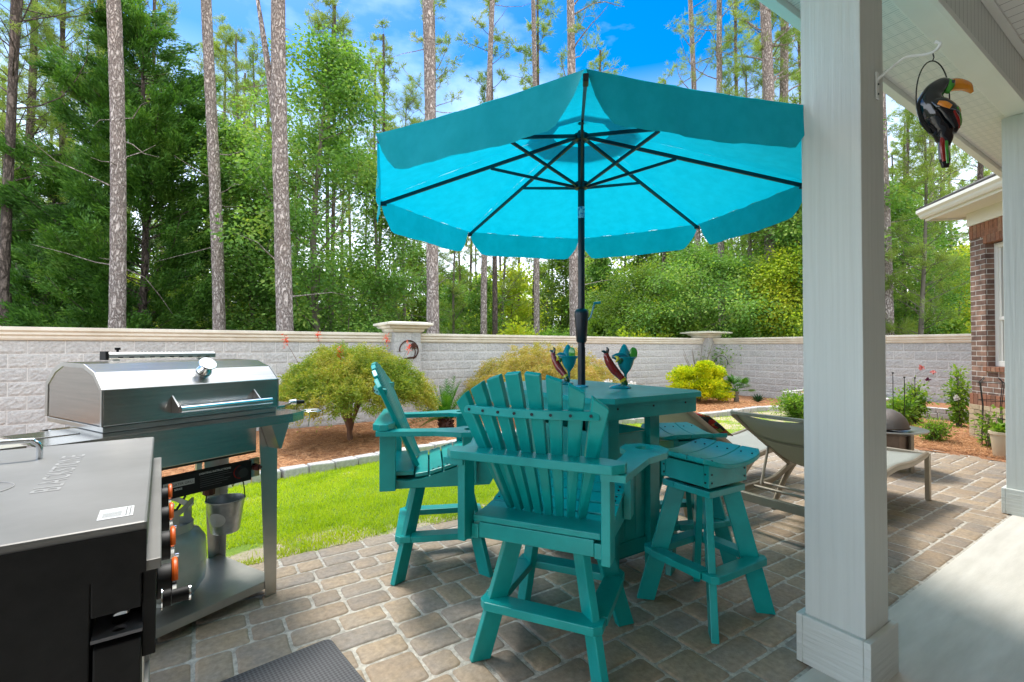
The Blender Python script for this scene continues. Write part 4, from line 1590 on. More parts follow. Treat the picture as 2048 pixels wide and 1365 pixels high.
def figurine(loc, rz, sc_, label, mir=1):
    r = empty('bird_figurine', loc, rz, label, 'figurine')

    def B(m=1):
        return MB()

    def fin(b, name, m):
        b.v = [(x * sc_ * mir, y * sc_, z * sc_) for x, y, z in b.v]
        return b.build(name, m, r, smooth=True)
    fin(MB().lathe([(.001, 0), (.070, 0), (.071, .004), (.062, .012), (.035, .021), (.012, .027), (.001, .028)], 32), 'base', M['tealgl'])
    P, Q = smooth_path([(.026, 0, .045), (.0, 0, .075), (-.038, 0, .115), (-.068, 0, .160), (-.085, 0, .20), (-.088, 0, .222)], [.017, .021, .027, .026, .020, .015])
    fin(MB().tube(P, Q, 16, up=(0, 1, 0)), 'body', M['red'])
    P, Q = smooth_path([(.032, 0, .018), (.030, 0, .032), (.022, 0, .05)], [.017, .021, .020])
    fin(MB().tube(P, Q, 14, up=(0, 1, 0)), 'tail_tip', M['dgreengl'])
    P, Q = smooth_path([(.024, 0, .047), (.014, 0, .06)], [.0206, .0215])
    fin(MB().tube(P, Q, 14, up=(0, 1, 0)), 'tail_band', M['yellowgl'])
    b = MB()
    b.tube(*smooth_path([(-.088, 0, .218), (-.10, 0, .232), (-.118, 0, .236)], [.012, .010, .004]), n=8)
    b.tube(*smooth_path([(-.085, 0, .218), (-.078, 0, .245), (-.086, 0, .262)], [.012, .009, .003]), n=8)
    fin(b, 'feet', M['blackgl'])
    P, Q = smooth_path([(-.055, -.012, .20), (-.015, -.018, .20), (.025, -.014, .190), (.05, -.01, .165)], [.010, .026, .030, .014])
    fin(MB().tube(P, Q, 14, sq=(1, .8), up=(0, 1, 0)), 'wing', M['bluegl'])
    P, Q = smooth_path([(-.04, -.034, .205), (-.022, -.04, .19), (-.034, -.034, .165)], [.005, .010, .005])
    fin(MB().tube(P, Q, 8, sq=(1, .5), up=(0, 1, 0)), 'wing_patch', M['yellowgl'])
    P, Q = smooth_path([(-.02, -.03, .205), (.0, -.036, .185), (-.012, -.03, .155)], [.006, .015, .008])
    fin(MB().tube(P, Q, 8, sq=(1, .5), up=(0, 1, 0)), 'wing_patch', M['dgreengl'])
    b = MB().lathe([(.009, .02), (.009, .085), (.018, .10), (.034, .12), (.048, .15), (.055, .178), (.072, .196), (.070, .200), (.05, .186), (.001, .185)], 24, c=(.038, .012, 0))
    fin(b, 'cocktail_glass', M['tealgl'])
    b = MB().lathe([(.046, .19), (.040, .215), (.028, .245), (.014, .272), (.006, .28), (.001, .281)], 20, c=(.030, .012, 0))
    fin(b, 'bottle_peak', M['tealgl'])
    b = MB()
    nn = 22
    cxx, czz = .082, .222
    for rr, yy in ((.001, -.004), (.029, -.004), (.034, -.001), (.034, .006), (.001, .006)):
        for k in range(nn):
            a = 2 * math.pi * k / nn
            b.v.append((cxx + rr * math.cos(a) * .75, -.018 + yy, czz + rr * math.sin(a) * 1.15))
    for i in range(4):
        for k in range(nn):
            k2 = (k + 1) % nn
            b.f.append((i * nn + k, i * nn + k2, (i + 1) * nn + k2, (i + 1) * nn + k)); b.m.append(0)
    fin(b, 'lime_slice', M['greengl'])
    return r


figurine((2.171, 2.626, 1.069), R(-33.4 - 40), 1.0, 'blue and red glazed bird figurine with cocktail glass, left of the umbrella pole')
figurine((2.260, 2.167, 1.069), R(-33.4), 1.0, 'red glazed bird figurine with teal cocktail glass and lime, right of the umbrella pole')

# ------------------------------------------------------------------ stainless grill with hood
GR = empty('gas_grill', (0.36, 2.86, 0), R(26), 'stainless steel hooded gas grill on tall legs beside the lawn', 'grill')
S1, S2 = M['steel'], M['steel2']
HB = None
LX = -1.45


def leg_shape(x, y, name='leg', mir=1, front=True):
    b = MB()
    # angle section, tapering downwards
    f_ = .002
    w0, w1 = .105, .062
    sx_ = mir
    b.add([(x, y, 0), (x - sx_ * w1, y, 0), (x - sx_ * w0, y, .95), (x, y, .95),
           (x, y + f_, 0), (x - sx_ * w1, y + f_, 0), (x - sx_ * w0, y + f_, .95), (x, y + f_, .95)],
          [(0, 1, 2, 3), (7, 6, 5, 4), (0, 4, 5, 1), (1, 5, 6, 2), (2, 6, 7, 3), (3, 7, 4, 0)])
    sy_ = 1 if front else -1
    b.add([(x, y + f_, 0), (x, y + f_ + sy_ * w1, 0), (x, y + f_ + sy_ * w0, .95), (x, y + f_, .95),
           (x - sx_ * f_, y + f_, 0), (x - sx_ * f_, y + f_ + sy_ * w1, 0), (x - sx_ * f_, y + f_ + sy_ * w0, .95), (x - sx_ * f_, y + f_, .95)],
          [(0, 1, 2, 3), (7, 6, 5, 4), (0, 4, 5, 1), (1, 5, 6, 2), (2, 6, 7, 3), (3, 7, 4, 0)])
    o = b.build(name, S2, GR)
    return o


leg_shape(0.0, 0.0)
leg_shape(0.0, 0.56, front=False)
leg_shape(-.80, 0.0, mir=-1)
leg_shape(-.80, 0.56, mir=-1, front=False)
b = MB().box(-.797, -.004, .006, .555, .085, .089).box(-.797, -.004, .004, .0075, .05, .0849).box(-.797, -.004, .5555, .559, .05, .0849)
b.build('bottom_shelf', S2, GR)
MB().box(-.79, -.11, .012, .5, .79, .955).build('fire_box', S1, GR, bevel=.003)
# front work shelf
b = MB().prism([(-.98, -.105), (.02, -.105), (.115, -.06), (.115, .30), (-.98, .30)], .972, .976)
b.box(-.98, .02, -.107, -.1045, .93, .9755)
b.add([(.02, -.107, .93), (.117, -.0605, .93), (.117, -.0605, .9755), (.02, -.107, .9755), (.02, -.1045, .93), (.115, -.058, .93), (.115, -.058, .9755), (.02, -.1045, .9755)],
      [(0, 1, 2, 3), (7, 6, 5, 4), (0, 4, 5, 1), (1, 5, 6, 2), (2, 6, 7, 3), (3, 7, 4, 0)])
b.build('front_shelf', S1, GR)
MB().prism([(-.10, .93), (.0, .93), (-.045, .80), (-.055, .80)], -.104, -.004, axis='y').build('shelf_bracket', S2, GR)
b = MB().box(-.99, -.80, -.112, -.1075, .925, .965)
b.build('latch_plate', S2, GR, bevel=.002)
# hood base and hood
MB().box(-.75, .012, .03, .66, .977, 1.0).build('hood_base', S2, GR, bevel=.003)
hp = [(.02, 1.003), (.02, 1.155), (.10, 1.225), (.21, 1.258), (.46, 1.262), (.56, 1.23), (.655, 1.165), (.66, 1.003)]
MB().prism(hp, -.755, .015, axis='x').build('hood', S1, GR, bevel=.004)
for x in (-.758, .016):
    inn = [(y * .93 + .0165, 1.003 + (z - 1.003) * .93) for y, z in hp]
    MB().prism(hp, x, x + .0028, axis='x', holes=[inn]).build('hood_rim', S2, GR)
vp = Vector((-.335, .075, 1.222))
nrm = Vector((0, -.70, .71))
b = MB()
b.tube([vp - nrm * .01, vp + nrm * .012, vp + nrm * .03], [.034, .026, .012], 20)
b.tube([vp + nrm * .022, vp + nrm * .036], [.009, .009], 10)
b.tube([vp + nrm * .032, vp + nrm * .038, vp + nrm * .043], [.034, .039, .037], 28)
b.build('vent_knob', M['chrome'], GR, smooth=True)
hd = MB().tube([(-.505, -.062, 1.052), (-.075, -.062, 1.052)], .0165, 18)
hd = hd.build('handle', M['chrome'], GR, smooth=True)
for x in (-.50, -.12):
    MB().prism([(.019, 1.11), (.019, 1.03), (-.05, 1.035), (-.058, 1.05)], x - .003, x + .003, axis='x').build('handle_bracket', S2, hd)
b = MB()
for x in (-.497, -.117):
    b.tube([(x + .0012, -.004, 1.06), (x + .0028, -.004, 1.06)], .018, 20)
b.build('round_emblem', M['white'], hd)
# right side shelf, ring cup holder, knob
MB().prism([(.018, .14), (.15, .16), (.26, .26), (.26, .56), (.018, .62)], .975, .99).build('side_shelf', S1, GR, bevel=.002)
b = MB().tube([(.275, .30, .985), (.31, .29, .985)], [.016, .02], 14).tube([(.311, .29, .985), (.36, .275, .982)], [.014, .011], 12, mi=1)
b.build('bottle_opener', [M['chrome'], M['rubber']], GR, smooth=True)
b = MB()
b.tube([(.21 + .055 * math.cos(R(a)), -.0 + .055 * math.sin(R(a)), .962) for a in range(0, 361, 15)], .003, 6)
b.tube([(.155, 0, .962), (.118, 0, .955)], .003, 6)
b.tube([(.17, -.04, .962), (.165, -.04, .90), (.16, -.04, .88)], .002, 5)
b.build('ring_holder', M['chrome'], GR, smooth=True)
# left side table
MB().box(-1.6, -.985, .0, .5, .955, .972).build('side_table', M['wood'], GR, bevel=.003)
MB().box(-1.6, -.985, -.012, -.001, .90, .972).build('side_table_edge', S2, GR)
for x in (-.9,):
    MB().box(x - .08, x + .10, .10, .11, .973, .979).build('hinge_strip', S2, GR)
# rear slotted bar
b = MB()
b.prism([(.70, 1.268), (.70, 1.292), (.715, 1.304), (.77, 1.304), (.77, 1.268)], -.50, .04, axis='x')
rb_ = b.build('rear_vent_bar', S2, GR, bevel=.002)
b = MB()
for k in range(16):
    x = -.36 + k * .018
    b.bar((x, .72, 1.3055), (x + .012, .765, 1.3055), .005, .003)
for k in range(10):
    x = -.46 + k * .049
    b.box(x, x + .022, .6975, .6995, 1.273, 1.278)
b.build('vent_slot', M['black'], rb_)
MB().box(-.515, -.501, .698, .772, 1.262, 1.308).build('bar_end_cap', M['black'], rb_)
MB().tube([(-.45, .735, 1.304), (-.45, .735, 1.315)], .006, 8).tube([(-.45, .735, 1.315), (-.45, .735, 1.328)], .013, 12).build('clamp_knob', M['black'], rb_)
b = MB().box(-.47, -.44, .73, .75, .50, 1.267).box(-.05, -.02, .73, .75, .50, 1.267).box(-.47, -.02, .561, .729, .80, .82)
b.build('vent_bar_post', S2, rb_)
# control panel
pn = MB()
pn.add([(-.80, .02, .74), (-.13, .02, .74), (-.13, .02, .64), (-.80, .02, .64), (-.80, .06, .74), (-.13, .06, .74), (-.13, .05, .64), (-.80, .05, .64)],
       [(3, 2, 1, 0), (4, 5, 6, 7), (0, 1, 5, 4), (1, 2, 6, 5), (2, 3, 7, 6), (3, 0, 4, 7)])
pan = pn.build('control_panel', M['black'], GR, bevel=.002)
MB().box(-.128, -.08, .03, .05, .65, .745).build('panel_end', S1, GR)
MB().box(-.80, -.06, .10, .3, .76, .785).build('burner_tray', M['copper'], GR)
b = MB().tube([(-.19, .018, .695), (-.19, -.012, .695)], [.028, .024], 18)
b.build('panel_knob', M['rubber'], pan, smooth=True)
b = MB().tube([(-.19 + .032 * math.cos(R(a)), .0175, .695 + .032 * math.sin(R(a))) for a in range(90, 271, 15)], .002, 5)
b.build('knob_mark', M['red'], pan)
MB().tube([(-.125, .02, .70), (-.105, .012, .70)], [.01, .018], 12).tube([(-.105, .012, .70), (-.085, .010, .70)], [.018, .012], 12).build('valve_knob', mat('dark_red_plastic', (.09, .005, .005), .4), pan, smooth=True)


def text(body, size, m, parent, loc, rot, ext=0.0006, align='LEFT', spacing=1.0, name='lettering'):
    c = bpy.data.curves.new(name, 'FONT')
    c.body = body
    c.size = size
    c.extrude = ext
    c.align_x = align
    c.space_character = spacing
    c.materials.append(m)
    tmp = bpy.data.objects.new(name, c)
    col.objects.link(tmp)
    dg = bpy.context.evaluated_depsgraph_get()
    me = bpy.data.meshes.new_from_object(tmp.evaluated_get(dg))
    bpy.data.objects.remove(tmp)
    o = bpy.data.objects.new(name, me)
    col.objects.link(o)
    o.parent = parent
    o.location = loc
    o.rotation_euler = rot
    return o


lb = MB().box(-.535, -.405, .0185, .0196, .690, .714)
lb = lb.build('logo_plate', mat('grey_print', (.45, .45, .43), .5), pan)
text('TAILGATER GRILL', .0155, M['black'], lb, (-.531, .0182, .696), (R(90), 0, 0), ext=.0002)
text('SERIES', .012, M['white'], pan, (-.49, .0192, .674), (R(90), 0, 0), ext=.0002)
text('LIGHTING INSTRUCTIONS', .0125, M['white'], pan, (-.385, .0192, .722), (R(90), 0, 0), ext=.0002)
b = MB()
for k in range(6):
    b.box(-.38, -.38 + (.135, .15, .11, .14, .13, .10)[k], .0190, .0196, .712 - k * .010, .7132 - k * .010)
b.build('fine_print', mat('dim_print', (.14, .14, .14), .5), pan)
MB().tube([(-.22, .05, .66), (-.21, .05, .62), (-.19, .05, .66)], .003, 6).tube([(-.30, .09, .66), (-.30, .10, .60)], .028, 10).build('gas_valve', M['rust'], GR)

# bucket hanging below the grill
bk = empty('grease_bucket', (0, 0, 0), 0, 'small galvanised bucket hanging under the control panel of the grill', 'bucket')
gx, gy = -.125, .27
ca_, sa_ = math.cos(R(26)), math.sin(R(26))
bk.location = (.36 + gx * ca_ - gy * sa_, 2.86 + gx * sa_ + gy * ca_, .325)
bo = MB()
bo.lathe([(.001, 0), (.066, 0), (.069, .004), (.092, .168), (.097, .170), (.097, .176), (.090, .176), (.066, .008), (.001, .008)], 32)
bo.build('pail', M['galv'], bk, smooth=True)
MB().lathe([(.076, .0), (.076, .001)], 8)
b = MB().tube([(-.093, 0, .168), (-.085, 0, .25), (-.04, 0, .31), (0, 0, .33), (.04, 0, .31), (.085, 0, .25), (.093, 0, .168)], .003, 6)
b.build('bail_handle', M['wire'], bk, smooth=True)
b = MB()
nn = 20
for rr, k_ in ((0.001, 0), (1, 0)):
    for k in range(nn):
        a = 2 * math.pi * k / nn
        xx, zz_ = rr * .045 * math.cos(a), .085 + rr * .038 * math.sin(a)
        rad_ = .0705 + (.0235) * (zz_ / .168) + .0008
        th_ = -xx / rad_ + R(-123)
        b.v.append((rad_ * math.cos(th_), rad_ * math.sin(th_), zz_))
for k in range(nn):
    k2 = (k + 1) % nn
    b.f.append((k, k2, nn + k2, nn + k)); b.m.append(0)
b.build('paper_label', M['white'], bk, recalc=True)

# propane tank
tkx, tky = -.40, .26
tk = empty('propane_tank', (.36 + tkx * ca_ - tky * sa_, 2.86 + tkx * sa_ + tky * ca_, .0905), R(40), 'pale grey propane tank on the bottom shelf of the grill', 'gas tank')
MB().lathe([(.001, .012), (.09, .012), (.125, .03), (.150, .07), (.155, .11), (.155, .235), (.150, .275), (.125, .315), (.08, .335), (.001, .342)], 40).build('body', M['tank'], tk, smooth=True)
MB().lathe([(.10, 0), (.104, 0), (.104, .03), (.10, .03)], 32).build('foot_ring', M['tank'], tk)
MB().lathe([(.1556, .17), (.157, .172), (.1556, .176)], 40).build('weld_seam', M['tank'], tk, smooth=True)
b = MB()
na = 40
for i in range(na + 1):
    a = R(-150 + 300 * i / na)
    # collar with arched cut-outs
    g = abs(math.sin(a * 1.5))
    lo = .325
    mid_ = .36 + (.045 if g < .6 else 0)
    for rr in (.095, .0985):
        b.v += [(rr * math.cos(a), rr * math.sin(a), lo), (rr * math.cos(a), rr * math.sin(a), .365),
                (rr * math.cos(a), rr * math.sin(a), .435 - .02 * math.cos(a * 3)), (rr * math.cos(a), rr * math.sin(a), .465 - .02 * math.cos(a * 3))]
for i in range(na):
    g = abs(math.sin(R(-150 + 300 * (i + .5) / na) * 1.5))
    for q in range(2):
        k = i * 8 + q * 4
        for r_ in (0, 1, 2):
            if r_ == 1 and g > .45: continue
            b.f.append((k + r_, k + 8 + r_, k + 9 + r_, k + 1 + r_)); b.m.append(0)
b.build('collar', M['tank'], tk, recalc=False)
MB().tube([(0, 0, .34), (0, 0, .40)], .018, 12).tube([(0, 0, .40), (0, 0, .425)], .032, 14).build('valve', M['black'], tk, smooth=True)
MB().tube([(0, 0, .39), (.05, .03, .40), (.16, .10, .44), (.18, .16, .55)], .006, 8).build('gas_hose', M['rubber'], tk, smooth=True)

# ------------------------------------------------------------------ flat-top griddle in the foreground
GD = empty('griddle', (-.075, 1.14, 0), R(3), 'black flat top griddle with grey lid in the left foreground', 'griddle')
lid = MB().box(-.53, -.004, 0, 1.06, .950, 1.0).build('lid', M['lid'], GD, bevel=.005)
b = MB().box(-.531, -.005, -.003, -.0005, .905, .985)
b.build('lid_skirt', M['black'], lid)
text('BLACKSTONE', .074, M['lidtext'], lid, (-.172, .36, 1.0004), (0, 0, R(90)), ext=.0004, spacing=1.0)
b = MB()
b.tube([(-.34 + .075 * math.cos(R(a)), .47 + .075 * math.sin(R(a)), 1.0006) for a in range(0, 361, 10)], .0014, 5)
b.build('embossed_emblem', M['lidtext'], lid)
stk = MB().box(-.082, -.028, .055, .125, 1.0002, 1.0008).build('sticker', M['white'], lid)
b = MB()
for k in range(6):
    b.box(-.076, -.046, .064 + k * .006, .066 + k * .006, 1.0009, 1.0011)
b.box(-.040, -.038, .06, .12, 1.0009, 1.0011).box(-.034, -.032, .06, .12, 1.0009, 1.0011)
b.box(-.078, -.044, .105, .107, 1.0009, 1.0011).box(-.078, -.044, .115, .117, 1.0009, 1.0011)
b.build('sticker_print', mat('sticker_ink', (.15, .15, .15), .6), stk)
hb_ = MB()
for y in (.315, .83):
    P, Q = smooth_path([(-.275, y, .998), (-.275, y, 1.035), (-.287, y, 1.05), (-.32, y, 1.056), (-.62, y, 1.056)], [.0075] * 5)
    hb_.tube(P, Q, 12)
hb_.tube([(-.62, .315, 1.056), (-.62, .83, 1.056)], .0075, 12)
hb_.build('lid_handle', M['chrome'], lid, smooth=True)
MB().box(-.51, -.012, .118, 1.03, .815, .949).box(-.51, -.085, .03, .1175, .6, .949).build('body', M['black'], GD, bevel=.003)
MB().box(-.52, -.085, .0, .029, .62, .949).box(-.0849, -.012, .0, .029, .84, .949).build('end_panel', M['black'], GD, bevel=.003)
MB().box(-.011, .018, .0, 1.04, .905, .925).build('front_ledge', M['lid'], GD, bevel=.002)
fp = MB().box(-.011, .010, .01, 1.03, .74, .9045).build('front_panel', M['black'], GD, bevel=.002)
for y in (.20, .435, .68, .93):
    kn = MB().tube([(.010, y, .80), (.038, y, .80)], .036, 28).build('burner_knob', M['rubber'], fp, smooth=True, bevel=.002)
    MB().tube([(.0385, y, .80), (.046, y, .80)], .039, 28).build('chrome_ring', M['chrome'], kn, smooth=True)
    MB().tube([(.043, y + .041 * math.cos(R(a)), .80 + .041 * math.sin(R(a))) for a in range(15, 166, 10)], .0062, 8).build('orange_band', M['orange'], kn, smooth=True)
    MB().tube([(.046, y - .02, .775), (.056, y - .02, .775)], .005, 8).build('pointer', M['chrome'], kn, smooth=True)
MB().tube([(.019, .105, .80), (.035, .105, .80)], .017, 18).tube([(.036, .105, .80), (.066, .105, .80)], .014, 18).build('igniter', M['black'], fp, smooth=True)
MB().lathe([(.018, 0), (.02, .004)], 4)
MB().tube([(.0665, .105, .80), (.070, .105, .80)], .0155, 18).tube([(.0185, .105, .80), (.0205, .105, .80)], .022, 18).build('igniter_ring', M['chrome'], fp, smooth=True)
for x, y in ((-.025, .16), (-.025, 1.0), (-.48, .16), (-.48, 1.0)):
    MB().box(x - .015, x + .015, y - .015, y + .015, 0.0, .814).build('leg', S2, GD, bevel=.004)
MB().box(-.50, -.01, .14, 1.02, .20, .22).build('bottom_shelf', S2, GD, bevel=.003)
sl1 = [(-.045 + .013 * math.cos(R(a)), .062 + (.020 if 0 <= a % 360 < 180 else -.020) + .013 * math.sin(R(a))) for a in range(0, 360, 20)]
sl2 = [(-.045 + .012 * math.cos(R(a)), .012 + .012 * math.sin(R(a))) for a in range(0, 360, 20)]
br = MB().prism([(-.083, -.012), (-.010, -.012), (-.010, .115), (-.083, .115)], .800, .806, holes=[sl2, sl1]).build('shelf_bracket', mat('grey_bracket', (.12, .12, .13), .45, metal=.4), GD)
MB().box(-.080, -.012, -.010, .112, .55, .788).build('bracket_body', M['black'], GD, bevel=.003)
MB().tube([(-.48, -.04, .80), (-.30, -.04, .815)], .011, 12).build('towel_bar', M['lid'], GD, smooth=True)
MB().box(-.315, -.305, -.04, -.001, .805, .825).build('towel_bar_mount', M['black'], GD)

# ------------------------------------------------------------------ anti-fatigue mat
mm_ = bpy.data.materials.new('mat_weave')
mm_.use_nodes = True
n, l, p = nodes_of(mm_)
p.inputs["Roughness"].default_value = .5
p.inputs["Base Color"].default_value = (.045, .045, .052, 1)
t = n.new("ShaderNodeTexCoord")
mpg = n.new("ShaderNodeMapping"); mpg.inputs["Rotation"].default_value = (0, 0, R(45)); mpg.inputs["Scale"].default_value = (95, 95, 95)
l.new(t.outputs["Object"], mpg.inputs[0])
ck = n.new("ShaderNodeTexChecker"); ck.inputs["Scale"].default_value = 1.0
l.new(mpg.outputs[0], ck.inputs[0])
bp = n.new("ShaderNodeBump"); bp.inputs["Strength"].default_value = .9; bp.inputs["Distance"].default_value = .003
l.new(ck.outputs["Fac"], bp.inputs["Height"]); l.new(bp.outputs[0], p.inputs["Normal"])
mi = n.new("ShaderNodeMixRGB"); mi.inputs[1].default_value = (.03, .03, .035, 1); mi.inputs[2].default_value = (.085, .085, .095, 1)
l.new(ck.outputs["Fac"], mi.inputs[0]); l.new(mi.outputs[0], p.inputs["Base Color"])
ou = []
W_, H_ = .52, .95
for qx, qy, a0 in ((W_, H_, 0), (0, H_, 90), (0, 0, 180), (W_, 0, 270)):
    cx = W_ - .03 if qx else .03
    cy = H_ - .03 if qy else .03
    for k in range(5):
        a = R(a0 + 22.5 * k)
        ou.append((cx + .03 * math.cos(a), cy + .03 * math.sin(a)))
o = MB().prism(ou, 0, .014).build('floor_mat', mm_, bevel=.004)
# far right corner of the mat sits at (0.50, 2.27); its sides lean a few degrees off the pavers
ang = R(8)
o.rotation_euler = (0, 0, ang)
vx = Vector((W_ * math.cos(ang) - H_ * math.sin(ang), W_ * math.sin(ang) + H_ * math.cos(ang)))
o.location = (.505 - vx.x, 2.265 - vx.y, .003)
tag(o, 'black textured anti fatigue mat lying on the pavers', 'mat')


# ------------------------------------------------------------------ sun loungers
def make_lounger():
    root = empty('sun_lounger')
    F = M['frame']
    # x: 0 head end .. 1.97 foot end, y: 0 (near) .. .66 (far)
    for y in (.015, .645):
        P, Q = smooth_path([(.0, y, .235), (.35, y, .235), (.62, y, .245), (.95, y, .34), (1.25, y, .375), (1.6, y, .365), (1.93, y, .40)], [.02] * 7)
        MB().tube(P, Q, 8, sq=(1.4, .8), up=(0, 1, 0)).build('side_rail', F, root, smooth=True)
    for x, sgn in ((1.93, 1), (.50, -1)):
        for y in (.015, .645):
            if x > 1:
                MB().bar((x + .015, y, .405), (x + .02, y, 0), .035, .045).build('leg', F, root, bevel=.004)
            else:
                P, Q = smooth_path([(.98, y, .34), (.82, y, .24), (.68, y, .10), (.60, y, 0)], [.022, .024, .024, .022])
                MB().tube(P, Q, 8, sq=(1.3, .7), up=(0, 1, 0)).build('leg', F, root, smooth=True)
    MB().box(-.02, .02, .0, .66, .205, .265).build('head_bar', F, root, bevel=.004)
    for y in (.015, .645):
        P, Q = smooth_path([(.0, y, .22), (-.01, y, .1), (.02, y, 0)], [.02, .02, .018])
        MB().tube(P, Q, 8, sq=(1.3, .7), up=(0, 1, 0)).build('head_leg', F, root, smooth=True)
    MB().box(1.915, 1.955, .035, .625, .375, .41).build('foot_bar', F, root, bevel=.004)
    for x in (.30, .44):
        MB().tube([(x, .03, .238), (x, .63, .238)], .011, 8).build('cross_bar', F, root, smooth=True)
    # backrest
    ht, top = Vector((.86, 0, .345)), Vector((.02, 0, .835))
    for y in (.015, .645):
        MB().tube([(ht.x, y, ht.z), (top.x, y, top.z)], .019, 8, sq=(1.3, .8), up=(0, 1, 0)).build('back_rail', F, root, smooth=True)
    MB().bar((top.x, .015, top.z), (top.x, .645, top.z), .03, .025).build('top_bar', F, root, bevel=.004)
    MB().tube([(.52, .03, .545), (.36, .05, .24)], .011, 8).tube([(.52, .63, .545), (.36, .61, .24)], .011, 8).build('prop_bar', F, root, smooth=True)
    # sling
    def sheet(path, sag, name):
        b = MB()
        ny = 8
        for (x, z) in path:
            for j in range(ny + 1):
                g = j / ny
                b.v.append((x, .03 + .60 * g, z - sag * 4 * g * (1 - g)))
        for i in range(len(path) - 1):
            for j in range(ny):
                k = i * (ny + 1) + j
                b.f.append((k, k + 1, k + ny + 2, k + ny + 1)); b.m.append(0)
        o_ = b.build(name, M['sling'], root, smooth=True, recalc=False)
        so_ = o_.modifiers.new('t', 'SOLIDIFY'); so_.thickness = .003
        return o_
    sheet([(top.x + (ht.x - top.x) * i / 8, top.z + (ht.z - top.z) * i / 8 + .006 - .03 * math.sin(math.pi * i / 8)) for i in range(9)], .035, 'back_sling')
    sheet([(.87 + (1.91 - .87) * i / 10, [.352, .357, .366, .374, .379, .380, .378, .375, .377, .388, .402][i]) for i in range(11)], .022, 'seat_sling')
    b = MB()
    for j in range(9):
        g = j / 8
        b.v += [(.30, .03 + .6 * g, .652 - .14 * g * (1 - g) - .012), (.325, .03 + .6 * g, .637 - .14 * g * (1 - g) - .012)]
    for j in range(8):
        b.f.append((j * 2, j * 2 + 1, j * 2 + 3, j * 2 + 2)); b.m.append(0)
    b.build('sling_seam', mat('seam_band', (.25, .26, .22), .8), root, recalc=False)
    return root


lo = make_lounger()
lo.location = (3.37, 1.46, 0)
tag(lo, 'tan framed sling sun lounger nearest the porch column, foot end showing', 'sun lounger', 'sling sun loungers')
l2 = copy_tree(lo)
l2.location = (3.20, 2.36, 0)
tag(l2, 'tan framed sling sun lounger behind the table with a floral pillow', 'sun lounger', 'sling sun loungers')
# floral pillow
pm = bpy.data.materials.new('floral_fabric')
pm.use_nodes = True
n, l, p = nodes_of(pm)
p.inputs["Roughness"].default_value = .85
t = n.new("ShaderNodeTexCoord")
vo = n.new("ShaderNodeTexVoronoi"); vo.inputs["Scale"].default_value = 22
l.new(t.outputs["Object"], vo.inputs["Vector"])
r = n.new("ShaderNodeValToRGB"); r.color_ramp.interpolation = 'CONSTANT'
e = r.color_ramp.elements
for _ in range(4): e.new(.5)
for i, (po_, c) in enumerate(((0, (.02, .03, .03)), (.38, (.45, .03, .02)), (.55, (.6, .2, .05)), (.68, (.03, .13, .12)), (.82, (.015, .02, .02)), (.93, (.3, .35, .06)))):
    e[i].position = po_; e[i].color = (*c, 1)
sx2 = n.new("ShaderNodeSeparateColor")
l.new(vo.outputs["Color"], sx2.inputs[0]); l.new(sx2.outputs[0], r.inputs[0]); l.new(r.outputs[0], p.inputs["Base Color"])
b = MB()
nn = 12
for i in range(nn + 1):
    for j in range(nn + 1):
        a, c = i / nn * 2 - 1, j / nn * 2 - 1
        th_ = .055 * (1 - abs(a) ** 3) * (1 - abs(c) ** 3) + .002
        pin = 1 - .06 * (a * a) * (1 - c * c) - 0
        b.v.append((a * .20, c * .20 * pin, th_))
m0 = len(b.v)
b.v += [(x, y, -z) for x, y, z in b.v]
for i in range(nn):
    for j in range(nn):
        k = i * (nn + 1) + j
        b.f.append((k, k + 1, k + nn + 2, k + nn + 1)); b.m.append(0)
        b.f.append((m0 + k + nn + 1, m0 + k + nn + 2, m0 + k + 1, m0 + k)); b.m.append(0)
o = b.build('throw_pillow', pm, smooth=True)
o.location = (3.64, 2.55, .672)
o.rotation_euler = (0, R(30), 0)
tag(o, 'red and black floral throw pillow lying on the reclined lounger back', 'pillow')

# ------------------------------------------------------------------ fire pit
fx, fy = 6.28, 2.12
fpit = empty('fire_pit', (fx, fy, 0), R(-33), 'round bronze fire pit with domed mesh lid beyond the lounger', 'fire pit')
MB().lathe([(.001, .40), (.22, .40), (.24, .425), (.37, .455), (.385, .452), (.385, .442), (.37, .44), (.22, .39)], 40).build('rim', M['steel2'], fpit, smooth=True)
b = MB()
b.lathe([(.225, .458), (.222, .50), (.20, .56), (.15, .62), (.08, .655), (.001, .665)], 32)
b.build('dome_lid', M['mesh'], fpit, smooth=True)
MB().lathe([(.23, .456), (.235, .46), (.23, .468)], 32).build('dome_ring', M['copper'], fpit)
MB().tube([(0, 0, .665), (0, 0, .70)], .01, 8).tube([(0, 0, .70), (0, 0, .715)], .022, 12).build('lid_knob', M['copper'], fpit, smooth=True)
for k in range(4):
    a = R(45 + 90 * k)
    MB().bar((.235 * math.cos(a), .235 * math.sin(a), 0), (.235 * math.cos(a), .235 * math.sin(a), .43), .035, .035).build('leg', M['frame'], fpit, bevel=.003)
MB().lathe([(.001, .06), (.20, .06), (.215, .08), (.215, .40), (.001, .40)], 8).build('bowl_case', M['copper'], fpit, bevel=.004)

